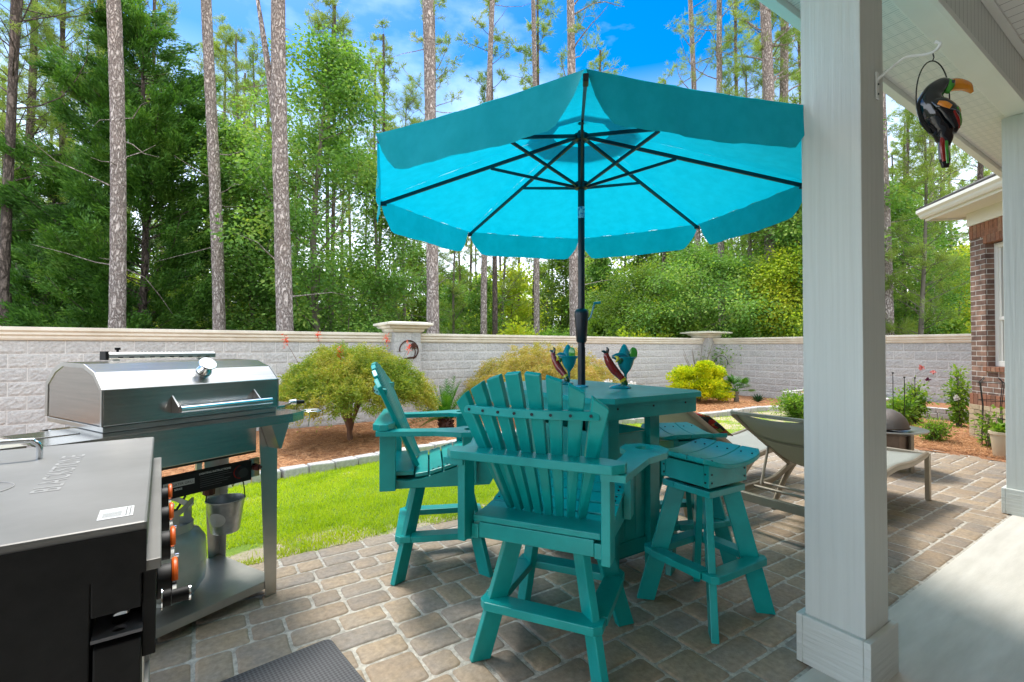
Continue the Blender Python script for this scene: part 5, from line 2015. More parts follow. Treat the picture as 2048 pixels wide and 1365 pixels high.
# ------------------------------------------------------------------ toucan on its hook
tp = (2.305, .612)
hk = empty('hanging_hook', (2.30, .788, 2.40), 0, 'white metal plant hook screwed to the foreground column', 'hook')
MB().box(-.012, .012, -.006, -.0005, -.06, .05).build('back_plate', M['trim'], hk, bevel=.002)
P, Q = smooth_path([(0, -.004, .02), (0, -.06, .050), (0, -.10, .063), (.004, -.155, .045), (.004, -.185, .045), (.004, -.20, .063), (.004, -.185, .078)], [.0055] * 7)
MB().tube(P, Q, 8).build('arm', M['trim'], hk, smooth=True)
dots_ = MB()
dots(dots_, [(0, -.0065, -.04), (0, -.0065, .0)], r=.004, axis=(0, 1, 0))
dots_.build('screws', M['screw'], hk)
tc_ = empty('toucan_ornament', (2.304, .61, 2.13), R(-33.4), 'glazed toucan ornament hanging in a wire ring from the column hook', 'ornament')
# local x = to the viewer's right, z up from the ring's foot
b = MB()
b.tube([(-.002 + .063 * math.cos(R(a)), .0, .142 + .138 * math.sin(R(a))) for a in range(0, 361, 10)], .0022, 6)
b.tube([(-.002, 0, .278), (.004, 0, .293), (.0, 0, .310)], .002, 6)
b.build('wire_ring', M['wire'], tc_, smooth=True)
UPY = (0, 1, 0)
P, Q = smooth_path([(.046, 0, -.045), (.038, 0, -.008), (.026, 0, .035), (.008, 0, .075), (-.010, 0, .115), (-.002, 0, .155), (.028, 0, .183), (.058, 0, .186), (.070, 0, .180)], [.014, .030, .046, .054, .046, .035, .030, .024, .010], 6)
MB().tube(P, Q, 22, sq=(1, .85), up=UPY).build('body', M['blackgl'], tc_, smooth=True)
P, Q = smooth_path([(.040, 0, .012), (.036, 0, -.04), (.040, 0, -.09), (.043, 0, -.125)], [.022, .020, .021, .012], 6)
MB().tube(P, Q, 16, sq=(1, .5), up=UPY).build('tail', M['blackgl'], tc_, smooth=True)
P, Q = smooth_path([(.060, 0, .187), (.092, 0, .190), (.125, 0, .183), (.146, 0, .160)], [.024, .023, .019, .007], 6)
MB().tube(P, Q, 18, sq=(1, .7), up=UPY).build('beak', M['orangegl'], tc_, smooth=True)
P, Q = smooth_path([(.040, -.012, .203), (.048, -.014, .182), (.036, -.018, .150)], [.008, .018, .008], 5)
MB().tube(P, Q, 12, sq=(1, .8), up=UPY).build('face_patch', M['greengl'], tc_, smooth=True)
P, Q = smooth_path([(.050, -.028, .190), (.050, -.029, .180)], [.005, .005], 4)
MB().tube(P, Q, 10).build('eye', M['blackgl'], tc_, smooth=True)
P, Q = smooth_path([(-.030, -.030, .115), (-.008, -.046, .095), (.022, -.050, .060), (.048, -.040, .010)], [.010, .026, .030, .010], 6)
MB().tube(P, Q, 14, sq=(1, .35), up=UPY).build('wing', M['blackgl'], tc_, smooth=True)
P, Q = smooth_path([(.034, -.012, .118), (.058, -.012, .085), (.072, -.010, .045), (.066, -.010, .0)], [.010, .020, .022, .008], 6)
MB().tube(P, Q, 14, sq=(1, .8), up=UPY).build('wing', M['blackgl'], tc_, smooth=True)
P, Q = smooth_path([(-.026, -.048, .098), (-.008, -.056, .088), (.010, -.060, .076)], [.008, .012, .009], 5)
MB().tube(P, Q, 10, sq=(1, .4), up=UPY).build('wing_patch', M['orangegl'], tc_, smooth=True)
P, Q = smooth_path([(.052, -.028, .100), (.068, -.026, .080), (.076, -.022, .058)], [.006, .010, .006], 5)
MB().tube(P, Q, 10, sq=(1, .5), up=UPY).build('wing_patch', M['orangegl'], tc_, smooth=True)
P, Q = smooth_path([(.020, -.062, .060), (.045, -.050, .035), (.062, -.036, .008)], [.005, .008, .004], 5)
MB().tube(P, Q, 8, sq=(1, .5), up=UPY).build('wing_patch', M['red'], tc_, smooth=True)
P, Q = smooth_path([(.034, -.060, .075), (.056, -.046, .050), (.070, -.034, .020)], [.004, .006, .003], 5)
MB().tube(P, Q, 8, sq=(1, .5), up=UPY).build('wing_patch', M['greengl'], tc_, smooth=True)
P, Q = smooth_path([(.024, -.012, .0), (.022, -.011, -.05), (.028, -.010, -.105)], [.009, .010, .007], 5)
MB().tube(P, Q, 10, sq=(1, .6), up=UPY).build('tail_stripe', M['red'], tc_, smooth=True)
P, Q = smooth_path([(.036, -.014, -.01), (.034, -.013, -.05), (.040, -.012, -.112)], [.006, .008, .005], 5)
MB().tube(P, Q, 10, sq=(1, .6), up=UPY).build('tail_stripe', M['greengl'], tc_, smooth=True)
for dx in (0, .018):
    MB().tube([(-.028 + dx, -.012, .030), (-.010 + dx, -.02, .006), (-.012 + dx, -.01, -.006)], .0045, 6).build('foot', M['blackgl'], tc_, smooth=True)


# ------------------------------------------------------------------ plants of the garden
def on_path(pts, f_):
    x = f_ * (len(pts) - 1)
    i = min(int(x), len(pts) - 2)
    return pts[i].lerp(pts[i + 1], x - i)


def bush(name, cat, label, u, Y, w_, h_, z0, m, n=9000, size=.05, aspect=.5, seed=1, stems=6, lumps=14, shape='dome', barkm=None, droop=0.0, group=None, mound=.45, lr=(.13, .24)):
    rng = np.random.default_rng(seed)
    s, t = at(u, Y)
    zg = gz(s, t)
    root = empty(name, (s, t, zg), 0, label, cat, group)
    b = MB()
    tips = []
    for k in range(stems):
        a = rng.uniform(0, 2 * np.pi)
        rr = rng.uniform(.3, .75) * w_ / 2
        top = Vector((math.cos(a) * rr, math.sin(a) * rr, z0 + h_ * rng.uniform(.45, .85)))
        midp = Vector((math.cos(a) * rr * .3, math.sin(a) * rr * .3, top.z * .5))
        b.tube([(rng.uniform(-.03, .03), rng.uniform(-.03, .03), -.08), midp, top], [.014, .010, .004], 5)
        tips.append(top)
    b.build('stems', barkm or M['smoothbark'], root)
    pts, dirs = [], []
    per = n // lumps
    for k in range(lumps):
        a = rng.uniform(0, 2 * np.pi)
        q = math.sqrt(rng.uniform(0, 1))
        el = rng.uniform(0, 1)
        if shape == 'dome':
            rr = w_ / 2 * (.25 + .62 * q)
            zc = z0 + h_ * (mound + .5 * (1 - q * q) * rng.uniform(.5, 1))* .9
        else:
            rr = w_ / 2 * q * .75
            zc = z0 + h_ * (.1 + el * .85)
        c = (math.cos(a) * rr, math.sin(a) * rr, zc)
        lr_ = rng.uniform(*lr) * w_
        P_ = blob_points(per, c, (lr_, lr_, lr_ * (.55 if shape == 'dome' else 1.0)), rng, .1 if shape != 'dome' else .35)
        P_ = P_[P_[:, 2] > .01]
        pts.append(P_)
        D_ = P_ - np.array(c); D_ += P_ * np.array([.6, .6, 0]); D_[:, 2] += .12
        D_ /= np.linalg.norm(D_, axis=1, keepdims=True) + 1e-6
        dirs.append(D_)
    P_ = np.concatenate(pts); D_ = np.concatenate(dirs)
    quads_mesh('foliage', leaf_quads(P_, size, aspect, rng, D_, droop), m, root)
    return root


def sprigs(name, cat, label, u, Y, w_, h_, m, stems=26, per=34, size=.055, asp=.5, seed=1, spread=.05, group=None, barkm=None, bend=.3):
    rng = np.random.default_rng(seed)
    s, t = at(u, Y)
    root = empty(name, (s, t, gz(s, t)), 0, label, cat, group)
    b = MB()
    Ps, Ds = [], []
    for k in range(stems):
        a = rng.uniform(0, 2 * np.pi)
        q = rng.uniform(.1, 1)
        r_ = w_ / 2 * q
        hh = h_ * (1 - .45 * q * q) * rng.uniform(.6, 1.05)
        p0 = Vector((rng.uniform(-.04, .04), rng.uniform(-.04, .04), -.05))
        p1 = Vector((math.cos(a) * r_ * .45, math.sin(a) * r_ * .45, hh * .6))
        p2 = Vector((math.cos(a) * r_, math.sin(a) * r_, hh))
        P, Q = smooth_path([p0, p1, p2], [.007, .005, .002], 5)
        b.tube(P, Q, 4, cap=False)
        for j in range(per):
            g = rng.uniform(.18, 1)
            c = on_path(P, g)
            off = rng.normal(size=3) * spread
            Ps.append((c.x + off[0], c.y + off[1], max(.02, c.z + off[2])))
            dd = off / (np.linalg.norm(off) + 1e-6) + np.array([math.cos(a) * .4, math.sin(a) * .4, .1])
            Ds.append(dd)
    b.build('stems', barkm or M['smoothbark'], root)
    quads_mesh('foliage', leaf_quads(np.array(Ps), size, asp, rng, np.array(Ds), .1, flat=.3), m, root)
    return root


def laceleaf(label, u, Y, w_, zlo, zhi, m, n, seed, red=0, trunk=True):
    rng = np.random.default_rng(seed)
    s, t = at(u, Y)
    zg = gz(s, t)
    root = empty('japanese_maple', (s, t, zg), 0, label, 'tree')
    b = MB()
    h_ = zhi - zlo
    tips = []
    for k in range(13):
        a = 2 * math.pi * k / 13 + rng.uniform(-.2, .2)
        rr = w_ / 2 * rng.uniform(.35, .85)
        fork = Vector((math.cos(a) * .05, math.sin(a) * .05, rng.uniform(.22, .34)))
        mid_ = Vector((math.cos(a) * rr * .5, math.sin(a) * rr * .5, zlo + h_ * rng.uniform(.35, .55)))
        tip = Vector((math.cos(a) * rr, math.sin(a) * rr, zlo + h_ * (.25 + .55 * (1 - (rr / (w_ / 2)) ** 2))))
        P, Q = smooth_path([(0, 0, .12), fork, mid_, tip], [.035, .024, .014, .004], 3)
        b.tube(P, Q, 6)
    b.tube([(0, 0, -.15), (.01, 0, .0), (0, .01, .18)], [.06, .045, .038], 8)
    b.build('trunk', M['redbark'], root, smooth=True)
    # feathery sprays along arching twigs
    nsp = n // 45
    a = rng.uniform(0, 2 * np.pi, nsp)
    q = np.sqrt(rng.uniform(0, 1, nsp))
    lob = 1 + .13 * np.sin(3 * a + seed) + .1 * np.sin(5 * a + 2 * seed)
    rr = w_ / 2 * q * lob
    zt_ = zlo + h_ * (.24 + .70 * (1 - q ** 2.3)) * (1 + .10 * np.sin(7 * a + 3 * q * 5))
    zc = zt_ - h_ * .62 * rng.uniform(0, 1, nsp) ** 1.3 * (1 - .6 * q)
    C = np.stack([np.cos(a) * rr, np.sin(a) * rr, zc], 1)
    out = np.stack([np.cos(a), np.sin(a), rng.uniform(-.5, .35, nsp)], 1)
    out += rng.normal(size=(nsp, 3)) * .3
    out /= np.linalg.norm(out, axis=1, keepdims=True)
    L_ = rng.uniform(.10, .22, nsp)
    tt = rng.random((nsp, 45, 1))
    P_ = C[:, None] + out[:, None] * L_[:, None, None] * tt + rng.normal(size=(nsp, 45, 3)) * .022
    P_[..., 2] -= .05 * (tt[..., 0] ** 2)
    P_ = P_.reshape(-1, 3)
    D_ = np.repeat(out, 45, 0) + rng.normal(size=P_.shape) * .7
    quads_mesh('foliage', leaf_quads(P_, .044, .26, rng, D_, .1), m, root)
    if red:
        rp, rd = [], []
        tw = MB()
        for (dx, dz, ys) in red:
            # upright red tips: bearing offset dx metres to the right of the trunk as seen, height dz
            px = dx * CF - ys * SF * -1
            c = np.array([dx * CF + ys * SF, -dx * SF + ys * CF, dz])
            k = 46
            P2 = blob_points(k, c, (.05, .05, .12), rng, .0)
            rp.append(P2); rd.append(rng.normal(size=(k, 3)) + np.array([0, 0, .3]))
            tw.tube([(c[0] * .8, c[1] * .8, dz - .35), tuple(c)], [.004, .002], 4)
        tw.build('red_twigs', M['redbark'], root)
        quads_mesh('red_leaves', leaf_quads(np.concatenate(rp), .05, .2, rng, np.concatenate(rd), 0), M['redleaf'], root)
    return root


laceleaf('green gold Japanese maple with red leaf tips in front of the block wall', 700, 7.5, 2.1, .52, 1.52, M['maple'], 130000, 21,
         red=[(-1.02, 1.58, 0), (-.55, 1.66, .1), (.58, 1.60, 0), (.02, 1.40, -.5), (.88, 1.46, .2)])
laceleaf('tan gold weeping Japanese maple behind the bar table', 1092, 10.0, 2.9, .40, 1.56, M['maple2'], 110000, 33)
bush('golden_shrub', 'shrub', 'bright golden yellow shrub near the corner of the block wall', 1396, 12.9, 1.42, 1.95, .02, M['goldshrub'], 46000, .06, .45, 14, 12, 38, mound=.12, lr=(.09, .27))
b_ = bush('hydrangea', 'shrub', 'low green bush with white blooms behind the table top', 1245, 9.6, 1.0, .62, .05, M['rose'], 5000, .07, .55, 5, 6, 10)
rng = np.random.default_rng(3)
for (dx, dz) in ((-.36, .62), (.12, .58), (.22, .50), (.36, .46), (-.30, .53)):
    bl = MB()
    P_ = blob_points(160, (dx * CF - .25 * SF, -dx * SF - .25 * CF, dz + .1), (.085, .085, .075), rng, .75)
    quads_mesh('bloom', leaf_quads(P_, .045, .8, rng), M['whiteflower'], b_)
sprigs('low_bush', 'shrub', 'rounded bright green bush between the lounger and the edging stones', 1595, 9.2, .95, .48, M['rose'], 70, 60, .05, .45, 7, .05)
sprigs('nandina_bush', 'shrub', 'small lone green bush in the mulch beside the patio', 1868, 6.75, .46, .34, M['rose'], 34, 36, .045, .4, 8, .035)


def rose(label, u, Y, w_, h_, seed, n, flowers=(), stakes=()):
    r_ = sprigs('rose_bush', 'rose bush', label, u, Y, w_, h_, M['rose'], max(14, n // 110), 42, .06, .55, seed, .05)
    rg = np.random.default_rng(seed)
    for (dx, dz, m) in flowers:
        P2 = blob_points(34, (dx * CF - .15 * SF, -dx * SF - .15 * CF, dz), (.032, .032, .026), rg, .5)
        quads_mesh('bloom', leaf_quads(P2, .04, .8, rg), m, r_)
    return r_


rose('rose bush with a dark purple bloom beside thin garden stakes', 1828, 8.9, .62, .82, 41, 4600, ((.12, .84, M['purpleflower']), (.0, 1.06, M['pinkflower']), (.22, .98, M['pinkflower'])))
rose('bushy rose with broad leaves just right of the foreground column', 1800, 8.6, .6, .5, 42, 4600)
rose('tall narrow rose bush against the corner of the brick house', 1917, 8.5, .38, 1.1, 43, 3600, ((-.2, .55, M['whiteflower']),))


def stake(u, Y, h_, label):
    s, t = at(u, Y)
    b = MB().tube([(0, 0, -.1), (0, 0, h_)], .006, 6).tube([(0, 0, h_), (0, 0, h_ + .025)], [.014, .016], 8)
    o = b.build('garden_stake', M['wire'], loc=(s, t, gz(s, t)))
    tag(o, label, 'stake')


stake(1785, 8.4, .92, 'plain dark garden stake closest to the foreground column')
stake(1808, 8.3, .85, 'dark garden stake with round tip left of the purple bloom')
stake(1829, 8.5, .85, 'dark garden stake with round tip directly above the purple bloom')

# obelisk trellis and its plant, pot
s, t = at(1982, 6.35)
tr = empty('plant_cage', (s, t, 0), R(15), 'rusty wire plant cage standing against the brick house', 'plant cage')
b = MB()
for k in range(4):
    a = R(90 * k + 45)
    b.tube([(.15 * math.cos(a), .15 * math.sin(a), -.05), (.12 * math.cos(a), .12 * math.sin(a), .55), (.155 * math.cos(a), .155 * math.sin(a), .86), (.10 * math.cos(a), .10 * math.sin(a), .92)], .005, 5)
for z, r_ in ((.15, .142), (.38, .13), (.62, .13), (.86, .155)):
    b.tube([(r_ * math.cos(R(a)), r_ * math.sin(R(a)), z) for a in range(0, 361, 20)], .004, 5)
b.build('wire_frame', M['wire'], tr)
MB().tube([(-.17, -.13, -.05), (-.165, -.13, .66)], .009, 6).tube([(-.165, -.13, .66), (-.165, -.13, .70)], [.018, .010], 8).build('stake', M['rust'], tr)
sprigs('climbing_plant', 'plant', 'sparse leafy plant growing inside the wire cage', 1978, 6.3, .36, .5, M['rose'], 12, 22, .06, .55, 45, .05)
s, t = at(2006, 5.75)
pt = empty('flower_pot', (s, t, 0), 0, 'tan flower pot half hidden by the right porch column', 'pot')
MB().lathe([(.001, .0), (.09, 0), (.10, .02), (.125, .27), (.14, .28), (.14, .31), (.12, .31), (.10, .28), (.001, .27)], 28).build('pot_body', M['pot'], pt, smooth=True)
rg = np.random.default_rng(4)
quads_mesh('plant', leaf_quads(blob_points(160, (0, 0, .35), (.12, .12, .07), rg, .2), .07, .6, rg), M['rose'], pt)


def sago(label, u, Y, h_, n=34, L0=.62, seed=3, fan=False):
    rng_ = np.random.default_rng(seed)
    s, t = at(u, Y)
    zg = gz(s, t)
    root = empty('sago_palm' if not fan else 'fan_palm', (s, t, zg), 0, label, 'palm')
    b = MB()
    b.tube([(0, 0, -.1), (0, 0, h_ * .5), (0, 0, h_)], [.11 if not fan else .07, .13 if not fan else .06, .09 if not fan else .04], 12)
    for k in range(60 if not fan else 20):
        a = rng_.uniform(0, 6.28); z = rng_.uniform(0, h_)
        rr = .12 if not fan else .055
        b.tube([(rr * .8 * math.cos(a), rr * .8 * math.sin(a), z), (rr * 1.25 * math.cos(a), rr * 1.25 * math.sin(a), z + .04)], [.022, .006], 5)
    b.build('trunk', M['rust'] if not fan else M['smoothbark'], root)
    V = []
    stem = MB()
    for k in range(n):
        a = rng_.uniform(0, 2 * np.pi)
        el = R(rng_.uniform(8, 82))
        L_ = L0 * rng_.uniform(.75, 1.1)
        d = np.array([math.cos(a) * math.cos(el), math.sin(a) * math.cos(el), math.sin(el)])
        pts = []
        for i in range(14):
            f_ = i / 13
            pts.append(np.array([0, 0, h_]) + d * L_ * f_ + np.array([0, 0, -L_ * .32 * math.cos(el) * f_ ** 2]))
        stem.tube([tuple(p_) for p_ in pts], [.006 * (1 - .7 * i / 13) for i in range(14)], 4, cap=False)
        side = np.cross(d, [0, 0, 1.0]); side /= np.linalg.norm(side) + 1e-6
        upv = np.cross(side, d)
        if not fan:
            for i in range(2, 14):
                for j in range(2):
                    f_ = (i + j * .5) / 14
                    c = pts[i]
                    ll = .11 * math.sin(math.pi * min(1, f_ * .85 + .12)) + .02
                    for sg in (-1, 1):
                        dd = side * sg * .8 + d * .55 + upv * .35
                        dd /= np.linalg.norm(dd)
                        wv = np.cross(dd, upv) * .006
                        c2_ = c + d * .02 * j
                        V += [c2_ - wv, c2_ + wv, c2_ + dd * ll + wv * .2, c2_ + dd * ll - wv * .2]
        else:
            c = pts[9]
            for q in range(14):
                an = R(-100 + 200 * q / 13)
                dd = d * math.cos(an) + side * math.sin(an)
                dd = dd / np.linalg.norm(dd)
                wv = np.cross(dd, upv) * .013
                ll = L0 * .5
                V += [c - wv * .3, c + wv * .3, c + dd * ll * .6 + wv, c + dd * ll - upv * .03]
    stem.build('stalks', M['palm'], root)
    quads_mesh('fronds', np.array(V), M['palm'], root)
    return root


sago('sago palm with shaggy brown trunk between the maple and the near chair', 892, 8.35, .22, 40, .78)
sago('small fan palm beside the golden shrub', 1472, 12.6, .30, 18, .46, 5, fan=True)
s, t = at(1515, 13.1)
ag = empty('agave', (s, t, gz(s, t)), 0, 'small blue green agave rosette in the mulch near the fan palm', 'agave')
b = MB()
rg = np.random.default_rng(8)
for k in range(26):
    a = k * 2.4
    el = R(20 + 55 * (k / 26))
    L_ = .24
    d = Vector((math.cos(a) * math.cos(el), math.sin(a) * math.cos(el), math.sin(el)))
    b.tube([(0, 0, 0), d * L_ * .5, d * L_], [.018, .024, .003], 6, sq=(1, .35))
b.build('leaves', M['agave'], ag, smooth=True)


# ------------------------------------------------------------------ trees
def limb_pts(p, d, L_, rng, n=5, up=.1, wob=.12):
    pts = [Vector(p)]
    d = Vector(d).normalized()
    for i in range(n):
        d = (d + Vector((rng.normal() * wob, rng.normal() * wob, rng.normal() * wob + up))).normalized()
        pts.append(pts[-1] + d * L_ / n)
    return pts


def trunk_path(H_, lean, rng, wob=.12, n=14):
    pts = []
    ox = rng.uniform(0, 6); oy = rng.uniform(0, 6)
    for i in range(n + 1):
        f_ = i / n
        pts.append(Vector((lean[0] * f_ + wob * (math.sin(f_ * 5 + ox) - math.sin(ox)), lean[1] * f_ + wob * (math.sin(f_ * 4 + oy) - math.sin(oy)), H_ * f_ - (.3 if i == 0 else 0))))
    return pts


def on_path(pts, f_):
    x = f_ * (len(pts) - 1)
    i = min(int(x), len(pts) - 2)
    return pts[i].lerp(pts[i + 1], x - i)


def needle_tufts(C, D, rng, per=26, L_=.2, w_=.012):
    """bursts of needles at points C pointing along D"""
    n = len(C)
    d = np.repeat(D, per, 0) + rng.normal(size=(n * per, 3)) * .75
    d /= np.linalg.norm(d, axis=1, keepdims=True) + 1e-9
    P_ = np.repeat(C, per, 0) + rng.normal(size=(n * per, 3)) * .05
    wv = np.cross(d, rng.normal(size=(n * per, 3)))
    wv /= np.linalg.norm(wv, axis=1, keepdims=True) + 1e-9
    l_ = L_ * rng.uniform(.6, 1.15, (n * per, 1))
    V = np.empty((n * per, 3, 3))
    V[:, 0] = P_ - wv * w_ / 2; V[:, 1] = P_ + wv * w_ / 2; V[:, 2] = P_ + d * l_
    return V.reshape(-1, 3)


def pine(seed, H_=18, r0=.17, r1=.09, base=.55, nb=26, lean=(0, 0), blen=2.2, tufts=7, bark='pinebark', per=26, tl=.22, tw=.014, stubs=10, wob=.1, fork=None, m='needle'):
    rng = np.random.default_rng(seed)
    root = empty('pine_tree')
    tp_ = trunk_path(H_, lean, rng, wob, 16)
    b = MB()
    tq, _ = smooth_path(tp_, [1] * 17, 3)
    nq = len(tq) - 1
    b.tube(tq, [(r0 + (r1 - r0) * (i / nq) ** .8) * (1 + rng.uniform(-.035, .035)) + (.35 * r0 if i == 0 else 0) for i in range(nq + 1)], 14)
    if fork:
        f0, dx_, dy_, L_, rf = fork
        p0 = on_path(tp_, f0)
        P, Q = smooth_path([p0, p0 + Vector((dx_ * .25, dy_ * .25, L_ * .3)), p0 + Vector((dx_ * .6, dy_ * .6, L_ * .65)), p0 + Vector((dx_, dy_, L_))], [rf * 1.1, rf, rf * .8, rf * .5], 4)
        b.tube(P, Q, 8)
    C, D = [], []
    for k in range(nb):
        f_ = base + (1 - base) * (k + rng.uniform(0, 1)) / nb
        p = on_path(tp_, f_)
        a = rng.uniform(0, 2 * math.pi)
        q = (f_ - base) / (1 - base)
        L_ = blen * (1 - .65 * q) * rng.uniform(.55, 1.1)
        d = Vector((math.cos(a), math.sin(a), rng.uniform(.0, .5) + .5 * q))
        pts = limb_pts(p, d, L_, rng, 5, .10, .16)
        rb = max(.012, r0 * .20 * (1 - .5 * q))
        b.tube(pts, [rb * (1 - .16 * i) for i in range(6)], 5, cap=False)
        for j in range(tufts):
            g = rng.uniform(.35, 1)
            q0 = on_path(pts, g)
            dd = Vector((rng.normal(), rng.normal(), rng.uniform(.1, 1.0))).normalized()
            q1 = q0 + dd * rng.uniform(.12, .42)
            b.tube([q0, q1], [.008, .004], 3, cap=False)
            C.append(q1); D.append(dd)
            if rng.random() < .6:
                C.append(q0.lerp(q1, .6)); D.append(dd)
    for k in range(stubs):
        f_ = rng.uniform(min(.15, base * .5), base)
        p = on_path(tp_, f_)
        a = rng.uniform(0, 2 * math.pi)
        pts = limb_pts(p, (math.cos(a), math.sin(a), rng.uniform(-.1, .3)), rng.choice([.12, .2, .35, 1.1, 1.7]), rng, 3, .05, .25)
        b.tube(pts, [.016, .012, .008, .003], 4, cap=False)
    b.build('trunk', M[bark], root, smooth=True)
    C = np.array(C); D = np.array(D)
    quads_mesh('crown', needle_tufts(C, D, rng, per, tl, tw), M[m], root, k=3)
    return root


def broadleaf(seed, H_=11, r0=.13, base=.18, nb=34, blen=2.6, leaf=.13, per=60, m='broad', bark='smoothbark', lean=(0, 0), sub=4, crown_pow=1.0, asp=.7, spread=.32, up=.12, wob=.18):
    rng = np.random.default_rng(seed)
    root = empty('broadleaf_tree')
    tp_ = trunk_path(H_, lean, rng, wob, 12)
    b = MB()
    b.tube(tp_, [r0 * (1 - .85 * (i / 12)) + (.3 * r0 if i == 0 else 0) for i in range(13)], 9)
    C, D = [], []
    for k in range(nb):
        f_ = base + (1 - base) * (k + rng.uniform(0, 1)) / nb
        p = on_path(tp_, min(f_, .99))
        a = rng.uniform(0, 2 * math.pi)
        q = (f_ - base) / (1 - base)
        L_ = blen * (math.sin(math.pi * min(1, .22 + .75 * q)) ** .8) * rng.uniform(.6, 1.15) * crown_pow
        d = Vector((math.cos(a), math.sin(a), rng.uniform(.15, .7)))
        pts = limb_pts(p, d, L_, rng, 5, up, .16)
        rb = max(.010, r0 * .28 * (1 - .6 * q))
        b.tube(pts, [rb * (1 - .17 * i) for i in range(6)], 5, cap=False)
        for j in range(sub):
            g = rng.uniform(.3, 1)
            q0 = on_path(pts, g)
            dd = Vector((rng.normal(), rng.normal(), rng.normal() * .5 + .15)).normalized()
            q1 = q0 + dd * rng.uniform(.25, .7) * (blen / 2.6)
            b.tube([q0, q1], [.009, .004], 3, cap=False)
            C.append(q1); C.append(q0.lerp(q1, .5))
        C.append(pts[-1])
    b.build('trunk', M[bark], root, smooth=True)
    C = np.array(C)
    n = len(C)
    sp = rng.normal(size=(n * per, 3)) * np.array([spread, spread, spread * .55])
    P_ = np.repeat(C, per, 0) + sp
    D_ = sp / (np.linalg.norm(sp, axis=1, keepdims=True) + 1e-6)
    quads_mesh('crown', leaf_quads(P_, leaf, asp, rng, D_, .25, flat=.35), M[m], root)
    return root


def cedar(seed, H_=9.5, w_=3.6, n=70000):
    rng = np.random.default_rng(seed)
    root = empty('cedar_tree')
    tp_ = trunk_path(H_, (.1, 0), rng, .1, 10)
    b = MB()
    b.tube(tp_, [.13 * (1 - .8 * i / 10) for i in range(11)], 9)
    Cs, Ds = [], []
    nb = 190
    for k in range(nb):
        f_ = .03 + .95 * (k + rng.uniform(0, 1)) / nb
        p = on_path(tp_, min(f_, .99))
        a = rng.uniform(0, 2 * math.pi)
        L_ = (w_ / 2) * (1 - f_ ** 1.7) ** .8 * rng.uniform(.6, 1.2) + .15
        pts = limb_pts(p, (math.cos(a), math.sin(a), .35), L_, rng, 5, .06, .10)
        b.tube(pts, [.024 * (1 - .15 * i) for i in range(6)], 4, cap=False)
        k2 = max(3, int(L_ * 8))
        for j in range(k2):
            g = rng.uniform(.2, 1)
            q0 = on_path(pts, g)
            Cs.append(q0 + Vector((rng.normal() * .1, rng.normal() * .1, rng.normal() * .06)))
            dd = Vector((math.cos(a) + rng.normal() * .5, math.sin(a) + rng.normal() * .5, .45 + rng.normal() * .3))
            Ds.append(dd.normalized())
    b.build('trunk', M['darkbark'], root, smooth=True)
    C = np.array(Cs); D = np.array(Ds)
    per = max(8, n // len(C))
    tt = rng.random((len(C) * per, 1)) * .38
    P_ = np.repeat(C, per, 0) + np.repeat(D, per, 0) * tt + rng.normal(size=(len(C) * per, 3)) * .07
    quads_mesh('crown', leaf_quads(P_, .11, .34, rng, np.repeat(D, per, 0), -.1), M['cedar'], root)
    return root


def place(o, u, Y, label, cat='tree', group=None, rz=0.0, sc_=1.0, zoff=0.0, sz=None):
    s, t = at(u, Y)
    o.location = (s, t, -.30 + zoff)
    o.rotation_euler = (0, 0, rz)
    o.scale = (sc_, sc_, sz or sc_)
    tag(o, label, cat, group)
    return o


def camlean(dx, dy=0):
    """lean given as metres to the viewer's right / away"""
    return (dx * CF + dy * SF, -dx * SF + dy * CF)


# the large pines just beyond the wall
place(pine(101, 17, .175, .12, .80, 14, camlean(-.55), 2.2, wob=.10, stubs=14), 234, 11.2, 'thick grey barked pine trunk, straight, in front of the dark cedar')
place(pine(102, 19, .165, .11, .80, 14, camlean(-.45), 2.2, wob=.11, stubs=14), 440, 13.0, 'tall pine trunk at the right edge of the dark cedar')
place(pine(103, 17, .19, .13, .72, 20, camlean(-.1), 2.4, wob=.10, stubs=14, fork=(.335, -.55 * CF, .55 * SF, 3.9, .085)), 574, 10.9, 'pinkish barked pine that forks halfway up, left of the umbrella')
place(pine(104, 18, .165, .12, .82, 12, camlean(-.45), 2.2, wob=.05, stubs=16), 869, 12.0, 'bare pine trunk rising right behind the left edge of the umbrella')
place(pine(105, 22, .13, .075, .80, 14, camlean(.35), 2.2, wob=.10, stubs=14), 968, 17.5, 'slim slightly bent pine seen above and below the umbrella, left of its centre')
place(pine(106, 22, .13, .07, .80, 14, camlean(-.25), 2.0, wob=.10, stubs=14), 1074, 19.0, 'slim straight pine with one arching dead limb left of the umbrella peak')
place(pine(107, 22, .17, .10, .42, 26, camlean(-.5), 2.6, wob=.08, tufts=5), 1152, 15.5, 'pine trunk directly behind the umbrella pole with sparse upper limbs')
place(pine(108, 22, .14, .08, .35, 34, camlean(-.3), 3.2, tufts=6), 1395, 20.0, 'sparse pine above the right side of the umbrella, left of a straight twin')
place(pine(109, 22, .14, .09, .40, 30, camlean(0), 3.0, tufts=5, wob=.05), 1446, 19.0, 'sparse straight pine above the right side of the umbrella')
place(pine(110, 20, .23, .16, .55, 20, camlean(-.15), 2.4), 1536, 17.5, 'thick pine trunk left of the foreground column beneath the umbrella edge')
place(pine(111, 20, .20, .13, .55, 20, camlean(.1), 2.4), 1567, 19.0, 'pale barked pine trunk nearest to the left side of the foreground column')
place(pine(112, 20, .16, .10, .60, 18, camlean(.1), 2.2), 1778, 15.5, 'pine trunk touching the right side of the foreground column')
place(pine(113, 20, .12, .07, .45, 24, camlean(.0), 2.2), 1865, 19.0, 'slender pine rising behind the toucan ornament')
